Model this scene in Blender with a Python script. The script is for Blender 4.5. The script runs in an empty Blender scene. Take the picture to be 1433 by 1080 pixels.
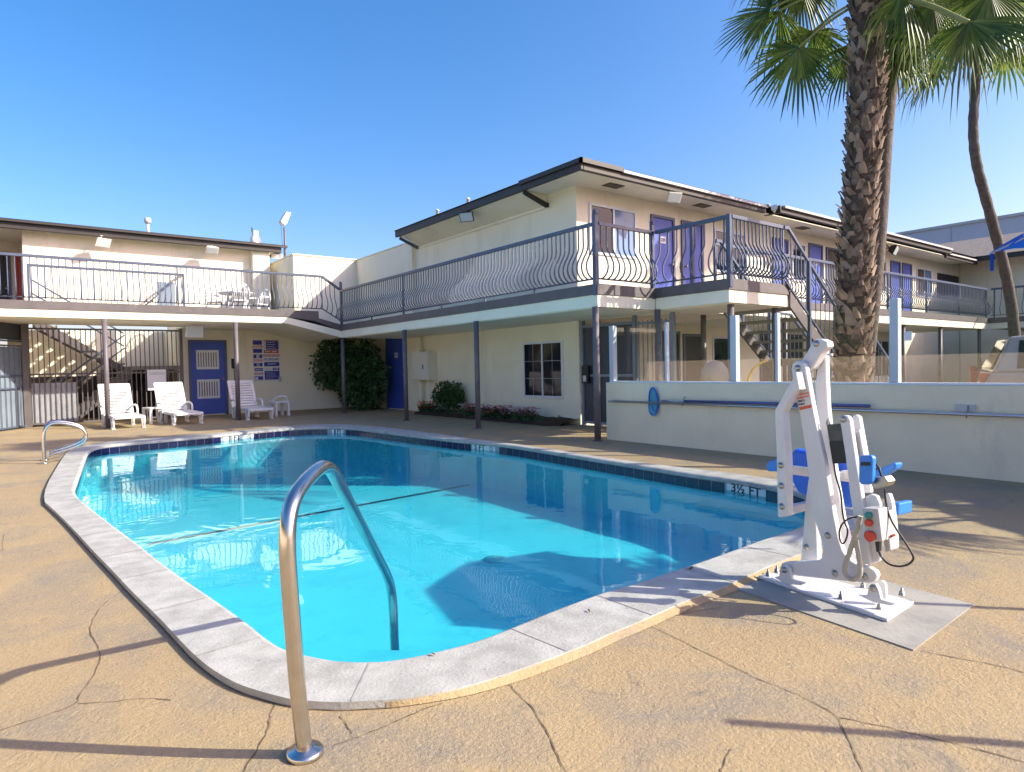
import bpy, bmesh, random
from math import *
from mathutils import Vector, Matrix
random.seed(7)
V = Vector
S = bpy.context.scene
COL = S.collection

# ---------------------------------------------------------------- camera (solved from the photo's vanishing points)
FPX, CX, CY, HCAM = 901.586, 716.5, 540.0, 1.2
yaw, pit, rol = radians(37.69454683), radians(-1.6797468), radians(1.18997327)
FW = V((sin(yaw)*cos(pit), cos(yaw)*cos(pit), sin(pit)))
_r = V((cos(yaw), -sin(yaw), 0)); _d = FW.cross(_r)
RT = _r*cos(rol) + _d*sin(rol); DN = -_r*sin(rol) + _d*cos(rol)
EYE = V((0, 0, HCAM))
cam_d = bpy.data.cameras.new('camera'); cam = bpy.data.objects.new('camera', cam_d); COL.objects.link(cam)
cam.matrix_world = Matrix(((RT.x, -DN.x, -FW.x, 0), (RT.y, -DN.y, -FW.y, 0), (RT.z, -DN.z, -FW.z, HCAM), (0, 0, 0, 1)))
cam_d.lens = 36*FPX/1433; cam_d.sensor_width = 36; cam_d.clip_start = 0.05; cam_d.clip_end = 2000
S.camera = cam

def ray(p): return RT*((p[0]-CX)/FPX) + DN*((p[1]-CY)/FPX) + FW
def onz(p, z=0.0): v = ray(p); return EYE + v*((z-HCAM)/v.z)
def onx(p, x): v = ray(p); return EYE + v*(x/v.x)
def ony(p, y): v = ray(p); return EYE + v*(y/v.y)
def onpl(p, P0, n): v = ray(p); return EYE + v*((P0-EYE).dot(n)/v.dot(n))

# ---------------------------------------------------------------- objects
ABS = {}
def label(o, lab=None, cat=None, group=None, kind=None):
    if lab: o['label'] = lab
    if cat: o['category'] = cat
    if group: o['group'] = group
    if kind: o['kind'] = kind
    return o
def thing(name, loc, lab, cat, group=None, rz=0.0):
    o = bpy.data.objects.new(name, None); COL.objects.link(o); o.location = loc; o.rotation_euler = (0, 0, rz)
    o.empty_display_size = 0.2; ABS[o.name] = V(loc)
    return label(o, lab, cat, group)
class MB:
    """collects shapes into one mesh"""
    def __init__(s): s.v = []; s.f = []; s.sm = []
    def add(s, vs, fs, smooth=False):
        b = len(s.v); s.v += [tuple(v) for v in vs]; s.f += [tuple(i+b for i in f) for f in fs]; s.sm += [smooth]*len(fs); return s
    def box(s, x0, x1, y0, y1, z0, z1):
        vs = [(x, y, z) for z in (z0, z1) for y in (y0, y1) for x in (x0, x1)]
        return s.add(vs, [(0, 2, 3, 1), (4, 5, 7, 6), (0, 1, 5, 4), (2, 6, 7, 3), (0, 4, 6, 2), (1, 3, 7, 5)])
    def obox(s, c, ax, ay, az, hx, hy, hz):
        c, ax, ay, az = V(c), V(ax).normalized(), V(ay).normalized(), V(az).normalized()
        vs = [c+ax*(i*hx)+ay*(j*hy)+az*(k*hz) for k in (-1, 1) for j in (-1, 1) for i in (-1, 1)]
        return s.add(vs, [(0, 2, 3, 1), (4, 5, 7, 6), (0, 1, 5, 4), (2, 6, 7, 3), (0, 4, 6, 2), (1, 3, 7, 5)])
    def bar(s, a, b, w, h, up=(0, 0, 1)):
        a, b = V(a), V(b); d = (b-a).normalized(); sd = d.cross(V(up))
        if sd.length < 1e-4: sd = d.cross(V((1, 0, 0)))
        sd.normalize(); u = sd.cross(d)
        return s.obox((a+b)/2, d, sd, u, (b-a).length/2, w/2, h/2)
    def prism(s, pts, ext):
        """closed planar polygon of 3-D points, pushed along ext"""
        n = len(pts); e = V(ext); A = [V(p) for p in pts]; B = [p+e for p in A]
        fs = [tuple(range(n-1, -1, -1)), tuple(range(n, 2*n))] + [(i, (i+1) % n, (i+1) % n+n, i+n) for i in range(n)]
        return s.add(A+B, fs)
    def tube(s, pts, r, n=10, cap=True, smooth=True, rs=None):
        pts = [V(p) for p in pts]; m = len(pts); vs = []; u = None
        for i, p in enumerate(pts):
            d = (pts[min(i+1, m-1)]-pts[max(i-1, 0)]).normalized()
            if u is None:
                u = d.cross(V((0, 0, 1)))
                if u.length < 0.05: u = d.cross(V((1, 0, 0)))
                u.normalize()
            else:
                u = (u - d*u.dot(d)).normalized()
            w = d.cross(u); rr = rs[i] if rs else r
            vs += [p + (u*cos(2*pi*k/n+pi/n) + w*sin(2*pi*k/n+pi/n))*rr for k in range(n)]
        fs = [(i*n+k, i*n+(k+1) % n, (i+1)*n+(k+1) % n, (i+1)*n+k) for i in range(m-1) for k in range(n)]
        s.add(vs, fs, smooth)
        if cap:
            b = len(s.v)-len(vs)
            s.f += [tuple(b+k for k in range(n-1, -1, -1)), tuple(b+(m-1)*n+k for k in range(n))]; s.sm += [False, False]
        return s
    def lathe(s, prof, c=(0, 0, 0), n=20, axis=(0, 0, 1), smooth=True):
        az = V(axis).normalized(); ax = az.orthogonal().normalized(); ay = az.cross(ax); c = V(c)
        vs = [c + az*z + (ax*cos(2*pi*k/n)+ay*sin(2*pi*k/n))*r for r, z in prof for k in range(n)]
        fs = [(i*n+k, i*n+(k+1) % n, (i+1)*n+(k+1) % n, (i+1)*n+k) for i in range(len(prof)-1) for k in range(n)]
        s.add(vs, fs, smooth); b = len(s.v)-len(vs); m = len(prof)
        s.f += [tuple(b+k for k in range(n-1, -1, -1)), tuple(b+(m-1)*n+k for k in range(n))]; s.sm += [False, False]
        return s
    def build(s, name, m, parent=None, bevel=0.0, local=False, lab=None, cat=None, group=None, kind=None, base=True, fixn=True):
        me = bpy.data.meshes.new(name)
        off = V((0, 0, 0))
        if parent is not None:
            off = V((0, 0, 0)) if local else ABS.get(parent.name, V((0, 0, 0)))
        elif base and s.v:
            xs = [v[0] for v in s.v]; ys = [v[1] for v in s.v]; zs = [v[2] for v in s.v]
            off = V(((min(xs)+max(xs))/2, (min(ys)+max(ys))/2, min(zs)))
        me.from_pydata([tuple(V(v)-off) for v in s.v], [], s.f)
        me.polygons.foreach_set('use_smooth', s.sm)
        if fixn:
            bm = bmesh.new(); bm.from_mesh(me); bmesh.ops.recalc_face_normals(bm, faces=bm.faces); bm.to_mesh(me); bm.free()
        me.materials.append(m); me.update()
        o = bpy.data.objects.new(name, me); COL.objects.link(o)
        if parent is not None: o.parent = parent; ABS[o.name] = off
        else: o.location = off; ABS[o.name] = V(off)
        if bevel:
            b = o.modifiers.new('edges', 'BEVEL'); b.width = bevel; b.segments = 2; b.limit_method = 'ANGLE'; b.angle_limit = radians(40)
        return label(o, lab, cat, group, kind)
def copy_part(o, parent, loc=None, rz=None):
    c = o.copy(); COL.objects.link(c); c.parent = parent
    if loc is not None: c.location = loc
    if rz is not None: c.rotation_euler = (0, 0, rz)
    return c
def copy_tree(o, parent=None):
    c = o.copy(); COL.objects.link(c); c.parent = parent
    for ch in o.children: copy_tree(ch, c)
    return c
FONTN = [0]
def text(parent, txt, org, right, up, size, m, name='lettering', align='CENTER', out=0.002, sx=1.0):
    """real lettering as a thin mesh at org (centre of the line)"""
    cu = bpy.data.curves.new('t', 'FONT'); cu.body = txt; cu.size = size; cu.align_x = align; cu.align_y = 'CENTER'; cu.extrude = 0.0008; cu.offset = size*0.022
    t = bpy.data.objects.new('t', cu); COL.objects.link(t)
    dg = bpy.context.evaluated_depsgraph_get(); dg.update()
    me = bpy.data.meshes.new_from_object(t.evaluated_get(dg)); bpy.data.objects.remove(t); bpy.data.curves.remove(cu)
    R, U = V(right).normalized(), V(up).normalized(); N = R.cross(U)
    off = ABS[parent.name]
    for v in me.vertices: v.co = V(org) + R*v.co.x*sx + U*v.co.y + N*(v.co.z+out) - off
    me.name = name; me.materials.clear(); me.materials.append(m)
    o = bpy.data.objects.new(name, me); COL.objects.link(o); o.parent = parent; ABS[o.name] = off
    return o
def chaikin(pts, it=2):
    for _ in range(it):
        q = []
        for i in range(len(pts)):
            a, b = V(pts[i]), V(pts[(i+1) % len(pts)])
            q += [a*0.75+b*0.25, a*0.25+b*0.75]
        pts = q
    return pts
def smooth_path(pts, it=2):
    for _ in range(it):
        q = [V(pts[0])]
        for i in range(len(pts)-1):
            a, b = V(pts[i]), V(pts[i+1]); q += [a*0.75+b*0.25, a*0.25+b*0.75]
        q.append(V(pts[-1])); pts = q
    return pts

# ---------------------------------------------------------------- materials
def nt(name):
    m = bpy.data.materials.new(name); m.use_nodes = True; t = m.node_tree; t.nodes.clear()
    out = t.nodes.new('ShaderNodeOutputMaterial'); return m, t, out
def N(t, typ, **kw):
    n = t.nodes.new(typ)
    for k, v in kw.items():
        if k.startswith('i_'):
            n.inputs[int(k[2:]) if k[2:].isdigit() else k[2:].replace('_', ' ')].default_value = v
        else: setattr(n, k, v)
    return n
def c4(c): return (c[0], c[1], c[2], 1)
def pmat(name, col, rough=0.6, metal=0.0, col2=None, scale=3.0, lo=0.4, hi=0.65, detail=6, bump=0.0, bscale=80.0, bdist=0.004, spec=0.5, coat=0.0, stain=None, stscale=1.2, stlo=0.55, sthi=0.8, stz=1.0, sss=0.0, speck=None, spscale=60, splo=0.66):
    """painted or raw surface: two-tone noise, optional stains, optional fine relief; world-space so that copies differ"""
    m, t, out = nt(name)
    b = N(t, 'ShaderNodeBsdfPrincipled'); b.inputs['Roughness'].default_value = rough; b.inputs['Metallic'].default_value = metal
    b.inputs['Specular IOR Level'].default_value = spec; b.inputs['Coat Weight'].default_value = coat
    t.links.new(b.outputs[0], out.inputs[0])
    g = N(t, 'ShaderNodeNewGeometry')
    b.inputs['Base Color'].default_value = c4(col)
    if sss: t.nodes.active = b; b.subsurface_method = 'BURLEY'; b.inputs['Subsurface Weight'].default_value = sss; b.inputs['Subsurface Radius'].default_value = (0.15, 0.7, 1.0); b.inputs['Subsurface Scale'].default_value = 0.4
    last = None
    if col2:
        n = N(t, 'ShaderNodeTexNoise'); n.inputs['Scale'].default_value = scale; n.inputs['Detail'].default_value = detail; n.inputs['Roughness'].default_value = 0.6
        t.links.new(g.outputs['Position'], n.inputs['Vector'])
        mr = N(t, 'ShaderNodeMapRange'); mr.inputs[1].default_value = lo; mr.inputs[2].default_value = hi
        t.links.new(n.outputs[0], mr.inputs[0])
        mx = N(t, 'ShaderNodeMix', data_type='RGBA'); mx.inputs[6].default_value = c4(col); mx.inputs[7].default_value = c4(col2)
        t.links.new(mr.outputs[0], mx.inputs[0]); last = mx.outputs[2]
    if stain:
        mp = N(t, 'ShaderNodeMapping'); mp.inputs['Scale'].default_value = (1, 1, stz); t.links.new(g.outputs['Position'], mp.inputs[0])
        n = N(t, 'ShaderNodeTexNoise'); n.inputs['Scale'].default_value = stscale; n.inputs['Detail'].default_value = 8; n.inputs['Roughness'].default_value = 0.68
        t.links.new(mp.outputs[0], n.inputs['Vector'])
        mr = N(t, 'ShaderNodeMapRange'); mr.inputs[1].default_value = stlo; mr.inputs[2].default_value = sthi
        t.links.new(n.outputs[0], mr.inputs[0])
        mx = N(t, 'ShaderNodeMix', data_type='RGBA'); mx.inputs[7].default_value = c4(stain)
        if last: t.links.new(last, mx.inputs[6])
        else: mx.inputs[6].default_value = c4(col)
        t.links.new(mr.outputs[0], mx.inputs[0]); last = mx.outputs[2]
    if speck:
        n = N(t, 'ShaderNodeTexNoise'); n.inputs['Scale'].default_value = spscale; n.inputs['Detail'].default_value = 2
        t.links.new(g.outputs['Position'], n.inputs['Vector'])
        mr = N(t, 'ShaderNodeMapRange'); mr.inputs[1].default_value = splo; mr.inputs[2].default_value = splo+0.05; t.links.new(n.outputs[0], mr.inputs[0])
        mx = N(t, 'ShaderNodeMix', data_type='RGBA'); mx.inputs[7].default_value = c4(speck)
        if last: t.links.new(last, mx.inputs[6])
        else: mx.inputs[6].default_value = c4(col)
        t.links.new(mr.outputs[0], mx.inputs[0]); last = mx.outputs[2]
    if last: t.links.new(last, b.inputs['Base Color'])
    if bump:
        n = N(t, 'ShaderNodeTexNoise'); n.inputs['Scale'].default_value = bscale; n.inputs['Detail'].default_value = 4
        t.links.new(g.outputs['Position'], n.inputs['Vector'])
        bp = N(t, 'ShaderNodeBump'); bp.inputs['Strength'].default_value = bump; bp.inputs['Distance'].default_value = bdist
        t.links.new(n.outputs[0], bp.inputs['Height']); t.links.new(bp.outputs[0], b.inputs['Normal'])
    return m
def leafmat(name, c1, c2, trans=0.35, rough=0.45, scale=3.0):
    m, t, out = nt(name)
    g = N(t, 'ShaderNodeNewGeometry'); n = N(t, 'ShaderNodeTexNoise'); n.inputs['Scale'].default_value = scale; n.inputs['Detail'].default_value = 3
    t.links.new(g.outputs['Position'], n.inputs['Vector'])
    ad = N(t, 'ShaderNodeMath', operation='ADD'); t.links.new(n.outputs[0], ad.inputs[0])
    ri = N(t, 'ShaderNodeMath', operation='MULTIPLY_ADD'); ri.inputs[1].default_value = 0.5; ri.inputs[2].default_value = -0.25
    t.links.new(g.outputs['Random Per Island'], ri.inputs[0]); t.links.new(ri.outputs[0], ad.inputs[1])
    mr = N(t, 'ShaderNodeMapRange'); mr.inputs[1].default_value = 0.3; mr.inputs[2].default_value = 0.75; t.links.new(ad.outputs[0], mr.inputs[0])
    mx = N(t, 'ShaderNodeMix', data_type='RGBA'); mx.inputs[6].default_value = c4(c1); mx.inputs[7].default_value = c4(c2); t.links.new(mr.outputs[0], mx.inputs[0])
    b = N(t, 'ShaderNodeBsdfPrincipled'); b.inputs['Roughness'].default_value = rough; t.links.new(mx.outputs[2], b.inputs['Base Color'])
    tr = N(t, 'ShaderNodeBsdfTranslucent'); t.links.new(mx.outputs[2], tr.inputs[0])
    ms = N(t, 'ShaderNodeMixShader'); ms.inputs[0].default_value = trans
    t.links.new(b.outputs[0], ms.inputs[1]); t.links.new(tr.outputs[0], ms.inputs[2]); t.links.new(ms.outputs[0], out.inputs[0])
    return m
def glassmat(name, tint, ior=1.5, bump=0.0, bscale=1.0, bdist=0.02, rough=0.0, gcol=(1, 1, 1), stretch=(1, 1, 1), dirt=0.0):
    """clear sheet: tinted see-through plus Fresnel mirror"""
    m, t, out = nt(name)
    tr = N(t, 'ShaderNodeBsdfTransparent'); tr.inputs[0].default_value = c4(tint)
    gl = N(t, 'ShaderNodeBsdfGlossy'); gl.inputs['Roughness'].default_value = rough; gl.inputs[0].default_value = c4(gcol)
    lw = N(t, 'ShaderNodeLayerWeight'); pw_ = N(t, 'ShaderNodeMath', operation='POWER'); pw_.inputs[1].default_value = 5.0
    f0 = ((ior-1)/(ior+1))**2
    fr = N(t, 'ShaderNodeMath', operation='MULTIPLY_ADD'); fr.inputs[1].default_value = 1-f0; fr.inputs[2].default_value = f0
    t.links.new(lw.outputs['Facing'], pw_.inputs[0]); t.links.new(pw_.outputs[0], fr.inputs[0])
    ms = N(t, 'ShaderNodeMixShader'); t.links.new(fr.outputs[0], ms.inputs[0]); t.links.new(tr.outputs[0], ms.inputs[1]); t.links.new(gl.outputs[0], ms.inputs[2])
    last = ms.outputs[0]
    if bump:
        g = N(t, 'ShaderNodeNewGeometry'); mp = N(t, 'ShaderNodeMapping'); mp.inputs['Scale'].default_value = stretch
        t.links.new(g.outputs['Position'], mp.inputs[0])
        n = N(t, 'ShaderNodeTexNoise'); n.inputs['Scale'].default_value = bscale; n.inputs['Detail'].default_value = 3; n.inputs['Distortion'].default_value = 0.6
        t.links.new(mp.outputs[0], n.inputs['Vector'])
        bp = N(t, 'ShaderNodeBump'); bp.inputs['Strength'].default_value = bump; bp.inputs['Distance'].default_value = bdist
        t.links.new(n.outputs[0], bp.inputs['Height']); t.links.new(bp.outputs[0], gl.inputs['Normal']); t.links.new(bp.outputs[0], lw.inputs['Normal'])
    if dirt:
        df = N(t, 'ShaderNodeBsdfDiffuse'); df.inputs[0].default_value = (0.75, 0.72, 0.62, 1)
        m2 = N(t, 'ShaderNodeMixShader'); m2.inputs[0].default_value = dirt
        t.links.new(last, m2.inputs[1]); t.links.new(df.outputs[0], m2.inputs[2]); last = m2.outputs[0]
    t.links.new(last, out.inputs[0])
    return m

M = {}
M['wall'] = pmat('cream_stucco', (0.89, 0.83, 0.66), 0.85, col2=(0.85, 0.785, 0.61), scale=1.3, bump=0.35, bscale=60, bdist=0.006, stain=(0.62, 0.55, 0.41), stscale=1.3, stlo=0.54, sthi=0.88, stz=0.22, spec=0.2)
M['poolwall'] = pmat('white_stucco', (0.90, 0.79, 0.58), 0.85, col2=(0.82, 0.72, 0.53), scale=1.6, bump=0.4, bscale=45, bdist=0.008, stain=(0.46, 0.42, 0.35), stscale=1.6, stlo=0.58, sthi=0.90, stz=0.35, spec=0.2)
M['soffit'] = pmat('cream_soffit', (0.87, 0.83, 0.70), 0.8, col2=(0.82, 0.77, 0.63), scale=0.8, spec=0.2)
M['fasciaw'] = pmat('cream_fascia_paint', (0.86, 0.82, 0.66), 0.6, col2=(0.81, 0.765, 0.61), scale=1.5, stain=(0.5, 0.47, 0.4), stscale=1.0, stlo=0.62, sthi=0.95, stz=0.3)
M['trim'] = pmat('mauve_brown_trim_paint', (0.125, 0.108, 0.11), 0.55, col2=(0.10, 0.088, 0.09), scale=4, stain=(0.25, 0.22, 0.2), stscale=3, stlo=0.6, sthi=0.9)
M['roof'] = pmat('dark_brown_roof_edge', (0.034, 0.027, 0.025), 0.55, col2=(0.025, 0.021, 0.02), scale=3, bump=0.1, bscale=20)
M['gutter'] = pmat('grey_gutter_lip', (0.42, 0.41, 0.40), 0.5)
M['shingle'] = pmat('brown_grey_roof_shingle', (0.22, 0.19, 0.165), 0.9, col2=(0.16, 0.14, 0.12), scale=8, bump=0.5, bscale=25, bdist=0.02)
M['post'] = pmat('grey_post_paint', (0.145, 0.125, 0.14), 0.5, col2=(0.115, 0.10, 0.11), scale=5, stain=(0.3, 0.26, 0.25), stscale=6, stlo=0.6, sthi=0.9)
M['rail'] = pmat('blue_grey_railing_paint', (0.08, 0.10, 0.155), 0.35, col2=(0.065, 0.085, 0.135), scale=6, stain=(0.22, 0.2, 0.19), stscale=9, stlo=0.7, sthi=0.95)
M['door'] = pmat('blue_door_paint', (0.055, 0.105, 0.48), 0.5, col2=(0.048, 0.092, 0.43), scale=2)
M['doorframe'] = pmat('slate_door_frame', (0.10, 0.12, 0.19), 0.5)
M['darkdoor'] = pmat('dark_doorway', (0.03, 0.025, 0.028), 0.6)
M['gate'] = pmat('slate_blue_metal_gate', (0.22, 0.27, 0.33), 0.45, col2=(0.18, 0.225, 0.28), scale=2.5, stain=(0.3, 0.3, 0.3), stscale=4, stlo=0.62, sthi=0.9)
M['mesh'] = pmat('grey_perforated_sheet', (0.30, 0.31, 0.34), 0.5, col2=(0.25, 0.26, 0.29), scale=4, bump=0.6, bscale=180)
M['plate'] = pmat('steel_mesh_dark', (0.055, 0.06, 0.075), 0.5)
M['white'] = pmat('white_plastic', (0.74, 0.74, 0.75), 0.35, col2=(0.68, 0.68, 0.69), scale=5, spec=0.5)
M['powder'] = pmat('white_powder_coat', (0.68, 0.68, 0.69), 0.32, col2=(0.63, 0.63, 0.64), scale=6, coat=0.2, stain=(0.5, 0.46, 0.4), stscale=7, stlo=0.72, sthi=1.0)
M['frame'] = pmat('white_window_frame', (0.72, 0.74, 0.78), 0.4)
M['bluepl'] = pmat('blue_plastic', (0.013, 0.10, 0.56), 0.4, col2=(0.02, 0.13, 0.66), scale=3)
M['bluepl2'] = pmat('bright_blue_plastic', (0.03, 0.22, 0.70), 0.35)
M['canvas'] = leafmat('blue_canvas', (0.012, 0.115, 0.60), (0.012, 0.135, 0.66), 0.35, 0.85)
M['steel'] = pmat('stainless_steel', (0.62, 0.60, 0.57), 0.22, metal=1.0, col2=(0.54, 0.52, 0.49), scale=14)
M['bolt'] = pmat('bolt_steel', (0.42, 0.40, 0.37), 0.35, metal=1.0)
M['alu'] = pmat('aluminium_pole', (0.50, 0.52, 0.56), 0.35, metal=0.9)
M['bluepole'] = pmat('blue_pole_paint', (0.10, 0.12, 0.30), 0.3, metal=0.4)
M['net'] = pmat('blue_net', (0.07, 0.30, 0.46), 0.8, col2=(0.10, 0.38, 0.55), scale=30)
M['black'] = pmat('black_rubber', (0.015, 0.015, 0.017), 0.5)
M['darkbox'] = pmat('dark_grey_battery_case', (0.045, 0.05, 0.05), 0.5, col2=(0.09, 0.09, 0.09), scale=12)
M['hose'] = pmat('beige_coil_hose', (0.42, 0.40, 0.33), 0.6)
M['greybox'] = pmat('light_grey_enclosure', (0.50, 0.50, 0.49), 0.45)
M['red'] = pmat('red_button', (0.60, 0.055, 0.025), 0.35)
M['green'] = pmat('green_button', (0.02, 0.25, 0.22), 0.35)
M['redink'] = pmat('red_sign_ink', (0.50, 0.06, 0.05), 0.5)
M['blueink'] = pmat('blue_sign_ink', (0.035, 0.05, 0.33), 0.5)
M['signw'] = pmat('white_sign_sheet', (0.76, 0.76, 0.80), 0.45)
M['ink'] = pmat('black_ink', (0.02, 0.02, 0.025), 0.5)
M['orange'] = pmat('orange_label', (0.65, 0.12, 0.06), 0.5)
M['conc'] = pmat('grey_concrete', (0.33, 0.315, 0.28), 0.9, col2=(0.26, 0.25, 0.225), scale=3.5, bump=0.5, bscale=70, bdist=0.004, stain=(0.17, 0.165, 0.16), stscale=2.2, stlo=0.55, sthi=0.8)
M['asphalt'] = pmat('asphalt', (0.15, 0.145, 0.14), 0.9, col2=(0.115, 0.11, 0.105), scale=2, bump=0.4, bscale=150)
M['mulch'] = pmat('bark_mulch', (0.075, 0.04, 0.025), 0.95, col2=(0.04, 0.022, 0.015), scale=40, bump=1.0, bscale=60, bdist=0.03)
M['leaf'] = leafmat('bush_leaf', (0.022, 0.07, 0.028), (0.09, 0.19, 0.055), 0.3)
M['leaf2'] = leafmat('shrub_leaf', (0.03, 0.085, 0.03), (0.10, 0.20, 0.065), 0.3)
M['wood'] = pmat('brown_bark', (0.13, 0.095, 0.07), 0.9, col2=(0.09, 0.065, 0.05), scale=20)
M['palm'] = leafmat('palm_frond_green', (0.055, 0.115, 0.02), (0.22, 0.29, 0.06), 0.5, 0.4, 2.0)
M['petiole'] = pmat('palm_petiole', (0.26, 0.27, 0.09), 0.5)
M['boot'] = leafmat('palm_leaf_bases', (0.07, 0.048, 0.036), (0.32, 0.235, 0.175), 0.0, 0.9, 6.0)
M['fibre'] = pmat('palm_trunk_fibre', (0.115, 0.075, 0.05), 0.95, col2=(0.06, 0.04, 0.028), scale=25, bump=1.0, bscale=50, bdist=0.02)
M['palmbark'] = pmat('ringed_palm_bark', (0.13, 0.105, 0.09), 0.9, col2=(0.08, 0.065, 0.055), scale=12, bump=0.8, bscale=18, bdist=0.02)
M['wglass'] = pmat('dark_window_glass', (0.008, 0.013, 0.022), 0.05, spec=0.22)
M['reflpane'] = pmat('pale_blue_reflection_pane', (0.17, 0.27, 0.45), 0.15, col2=(0.13, 0.22, 0.40), scale=2, spec=0.25)  # pale blue reflection painted into the pane colour
M['blind'] = pmat('brown_blind', (0.10, 0.085, 0.07), 0.2)
M['lens'] = pmat('floodlight_glass', (0.55, 0.60, 0.60), 0.12, spec=0.8)
M['fixt'] = pmat('cream_fixture_paint', (0.78, 0.75, 0.66), 0.5)
M['greywall'] = pmat('blue_grey_metal_wall', (0.44, 0.455, 0.52), 0.6, col2=(0.41, 0.425, 0.49), scale=0.4)
M['glass'] = glassmat('clear_screen_glass', (0.95, 0.96, 0.955), 1.54, dirt=0.002)
M['beigewall'] = pmat('tan_block_wall', (0.80, 0.70, 0.52), 0.9, col2=(0.74, 0.64, 0.47), scale=2)
M['carbeige'] = pmat('beige_car_paint', (0.34, 0.325, 0.285), 0.25, coat=0.6)
M['carwhite'] = pmat('white_car_paint', (0.80, 0.81, 0.82), 0.25, coat=0.6)
M['cardark'] = pmat('dark_car_paint', (0.025, 0.028, 0.035), 0.2, coat=0.6)
M['hedge'] = leafmat('dark_hedge_leaf', (0.02, 0.04, 0.018), (0.05, 0.085, 0.03), 0.1)
M['dryleaf'] = pmat('dry_leaf', (0.10, 0.065, 0.035), 0.8)
M['refldome'] = pmat('grey_reflection_dome', (0.22, 0.215, 0.215), 0.6, col2=(0.18, 0.175, 0.175))
M['screenpost'] = pmat('pale_blue_white_post', (0.52, 0.58, 0.64), 0.4)
M['yellow'] = pmat('yellow_hose', (0.65, 0.42, 0.05), 0.5)
M['fl_red'] = leafmat('red_petals', (0.65, 0.02, 0.05), (0.80, 0.07, 0.13), 0.3)
M['fl_pink'] = leafmat('pink_petals', (0.62, 0.18, 0.32), (0.75, 0.42, 0.52), 0.2)
M['fl_white'] = leafmat('white_petals', (0.70, 0.66, 0.66), (0.80, 0.78, 0.76), 0.2)
M['fl_orange'] = leafmat('orange_petals', (0.62, 0.16, 0.03), (0.72, 0.42, 0.05), 0.2)

# deck: tan stamped concrete with skin-like relief and worn patches
def deckmat():
    m, t, out = nt('tan_stamped_concrete'); g = N(t, 'ShaderNodeNewGeometry')
    b = N(t, 'ShaderNodeBsdfPrincipled'); b.inputs['Roughness'].default_value = 0.78; b.inputs['Specular IOR Level'].default_value = 0.3
    t.links.new(b.outputs[0], out.inputs[0])
    def noise(sc, det, ro=0.6, dist=0.0):
        n = N(t, 'ShaderNodeTexNoise'); n.inputs['Scale'].default_value = sc; n.inputs['Detail'].default_value = det; n.inputs['Roughness'].default_value = ro; n.inputs['Distortion'].default_value = dist
        t.links.new(g.outputs['Position'], n.inputs['Vector']); return n
    def rng(n, lo, hi):
        r = N(t, 'ShaderNodeMapRange'); r.inputs[1].default_value = lo; r.inputs[2].default_value = hi; t.links.new(n.outputs[0], r.inputs[0]); return r
    def mix(f, a, bb):
        x = N(t, 'ShaderNodeMix', data_type='RGBA'); t.links.new(f.outputs[0], x.inputs[0])
        for i, c in ((6, a), (7, bb)):
            if isinstance(c, tuple): x.inputs[i].default_value = c4(c)
            else: t.links.new(c, x.inputs[i])
        return x.outputs[2]
    c = mix(rng(noise(0.9, 6), 0.38, 0.66), (0.395, 0.299, 0.165), (0.360, 0.264, 0.148))
    c = mix(rng(noise(1.7, 9, 0.7, 0.5), 0.46, 0.66), c, (0.258, 0.220, 0.170))
    c = mix(rng(noise(48, 5, 0.7, 0.4), 0.52, 0.68), c, (0.403, 0.320, 0.199))
    c = mix(rng(noise(90, 4, 0.75), 0.56, 0.74), c, (0.189, 0.145, 0.093))
    c = mix(rng(noise(4.0, 8, 0.75, 1.0), 0.60, 0.74), c, (0.172, 0.153, 0.123))
    t.links.new(c, b.inputs['Base Color'])
    n1 = noise(72, 6, 0.68, 0.5); n2 = noise(17, 5, 0.65, 0.6)
    ad = N(t, 'ShaderNodeMath', operation='ADD'); t.links.new(n1.outputs[0], ad.inputs[0]); t.links.new(n2.outputs[0], ad.inputs[1])
    bp = N(t, 'ShaderNodeBump'); bp.inputs['Strength'].default_value = 0.8; bp.inputs['Distance'].default_value = 0.008
    t.links.new(ad.outputs[0], bp.inputs['Height']); t.links.new(bp.outputs[0], b.inputs['Normal'])
    return m
M['deck'] = deckmat()
M['crack'] = pmat('dark_crack', (0.10, 0.07, 0.045), 0.95, col2=(0.26, 0.19, 0.12), scale=12)
M['coping'] = pmat('pale_coping_stone', (0.445, 0.445, 0.415), 0.85, col2=(0.34, 0.34, 0.315), scale=6, bump=0.7, bscale=75, bdist=0.004, stain=(0.22, 0.215, 0.20), stscale=2.6, stlo=0.50, sthi=0.82, speck=(0.16, 0.15, 0.14), spscale=75, splo=0.69, spec=0.3)
M['joint'] = pmat('coping_joint', (0.30, 0.285, 0.27), 0.95, col2=(0.42, 0.40, 0.38), scale=15)
M['plaster'] = pmat('pool_plaster', (0.52, 0.76, 0.80), 0.8, col2=(0.47, 0.72, 0.77), scale=1.5, stain=(0.36, 0.60, 0.68), stscale=2.5, stlo=0.5, sthi=0.75, speck=(0.16, 0.30, 0.34), spscale=28, splo=0.735, sss=0.25)
M['boards_shade'] = pmat('dark_brown_boards_and_shade', (0.05, 0.042, 0.04), 0.8, col2=(0.075, 0.06, 0.055), scale=4)
M['muntin'] = pmat('grey_muntin', (0.35, 0.37, 0.38), 0.5)
M['grout'] = pmat('tile_grout', (0.33, 0.35, 0.38), 0.8)
M['tile'] = pmat('navy_pool_tile', (0.008, 0.010, 0.055), 0.2, col2=(0.012, 0.015, 0.075), scale=12)
M['tilew'] = pmat('white_marker_tile', (0.62, 0.68, 0.70), 0.25)
M['water'] = glassmat('pool_water', (0.27, 0.80, 0.88), 1.33, bump=0.22, bscale=2.2, bdist=0.014, stretch=(1, 1, 1), gcol=(0.72, 0.93, 1.0))
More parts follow.
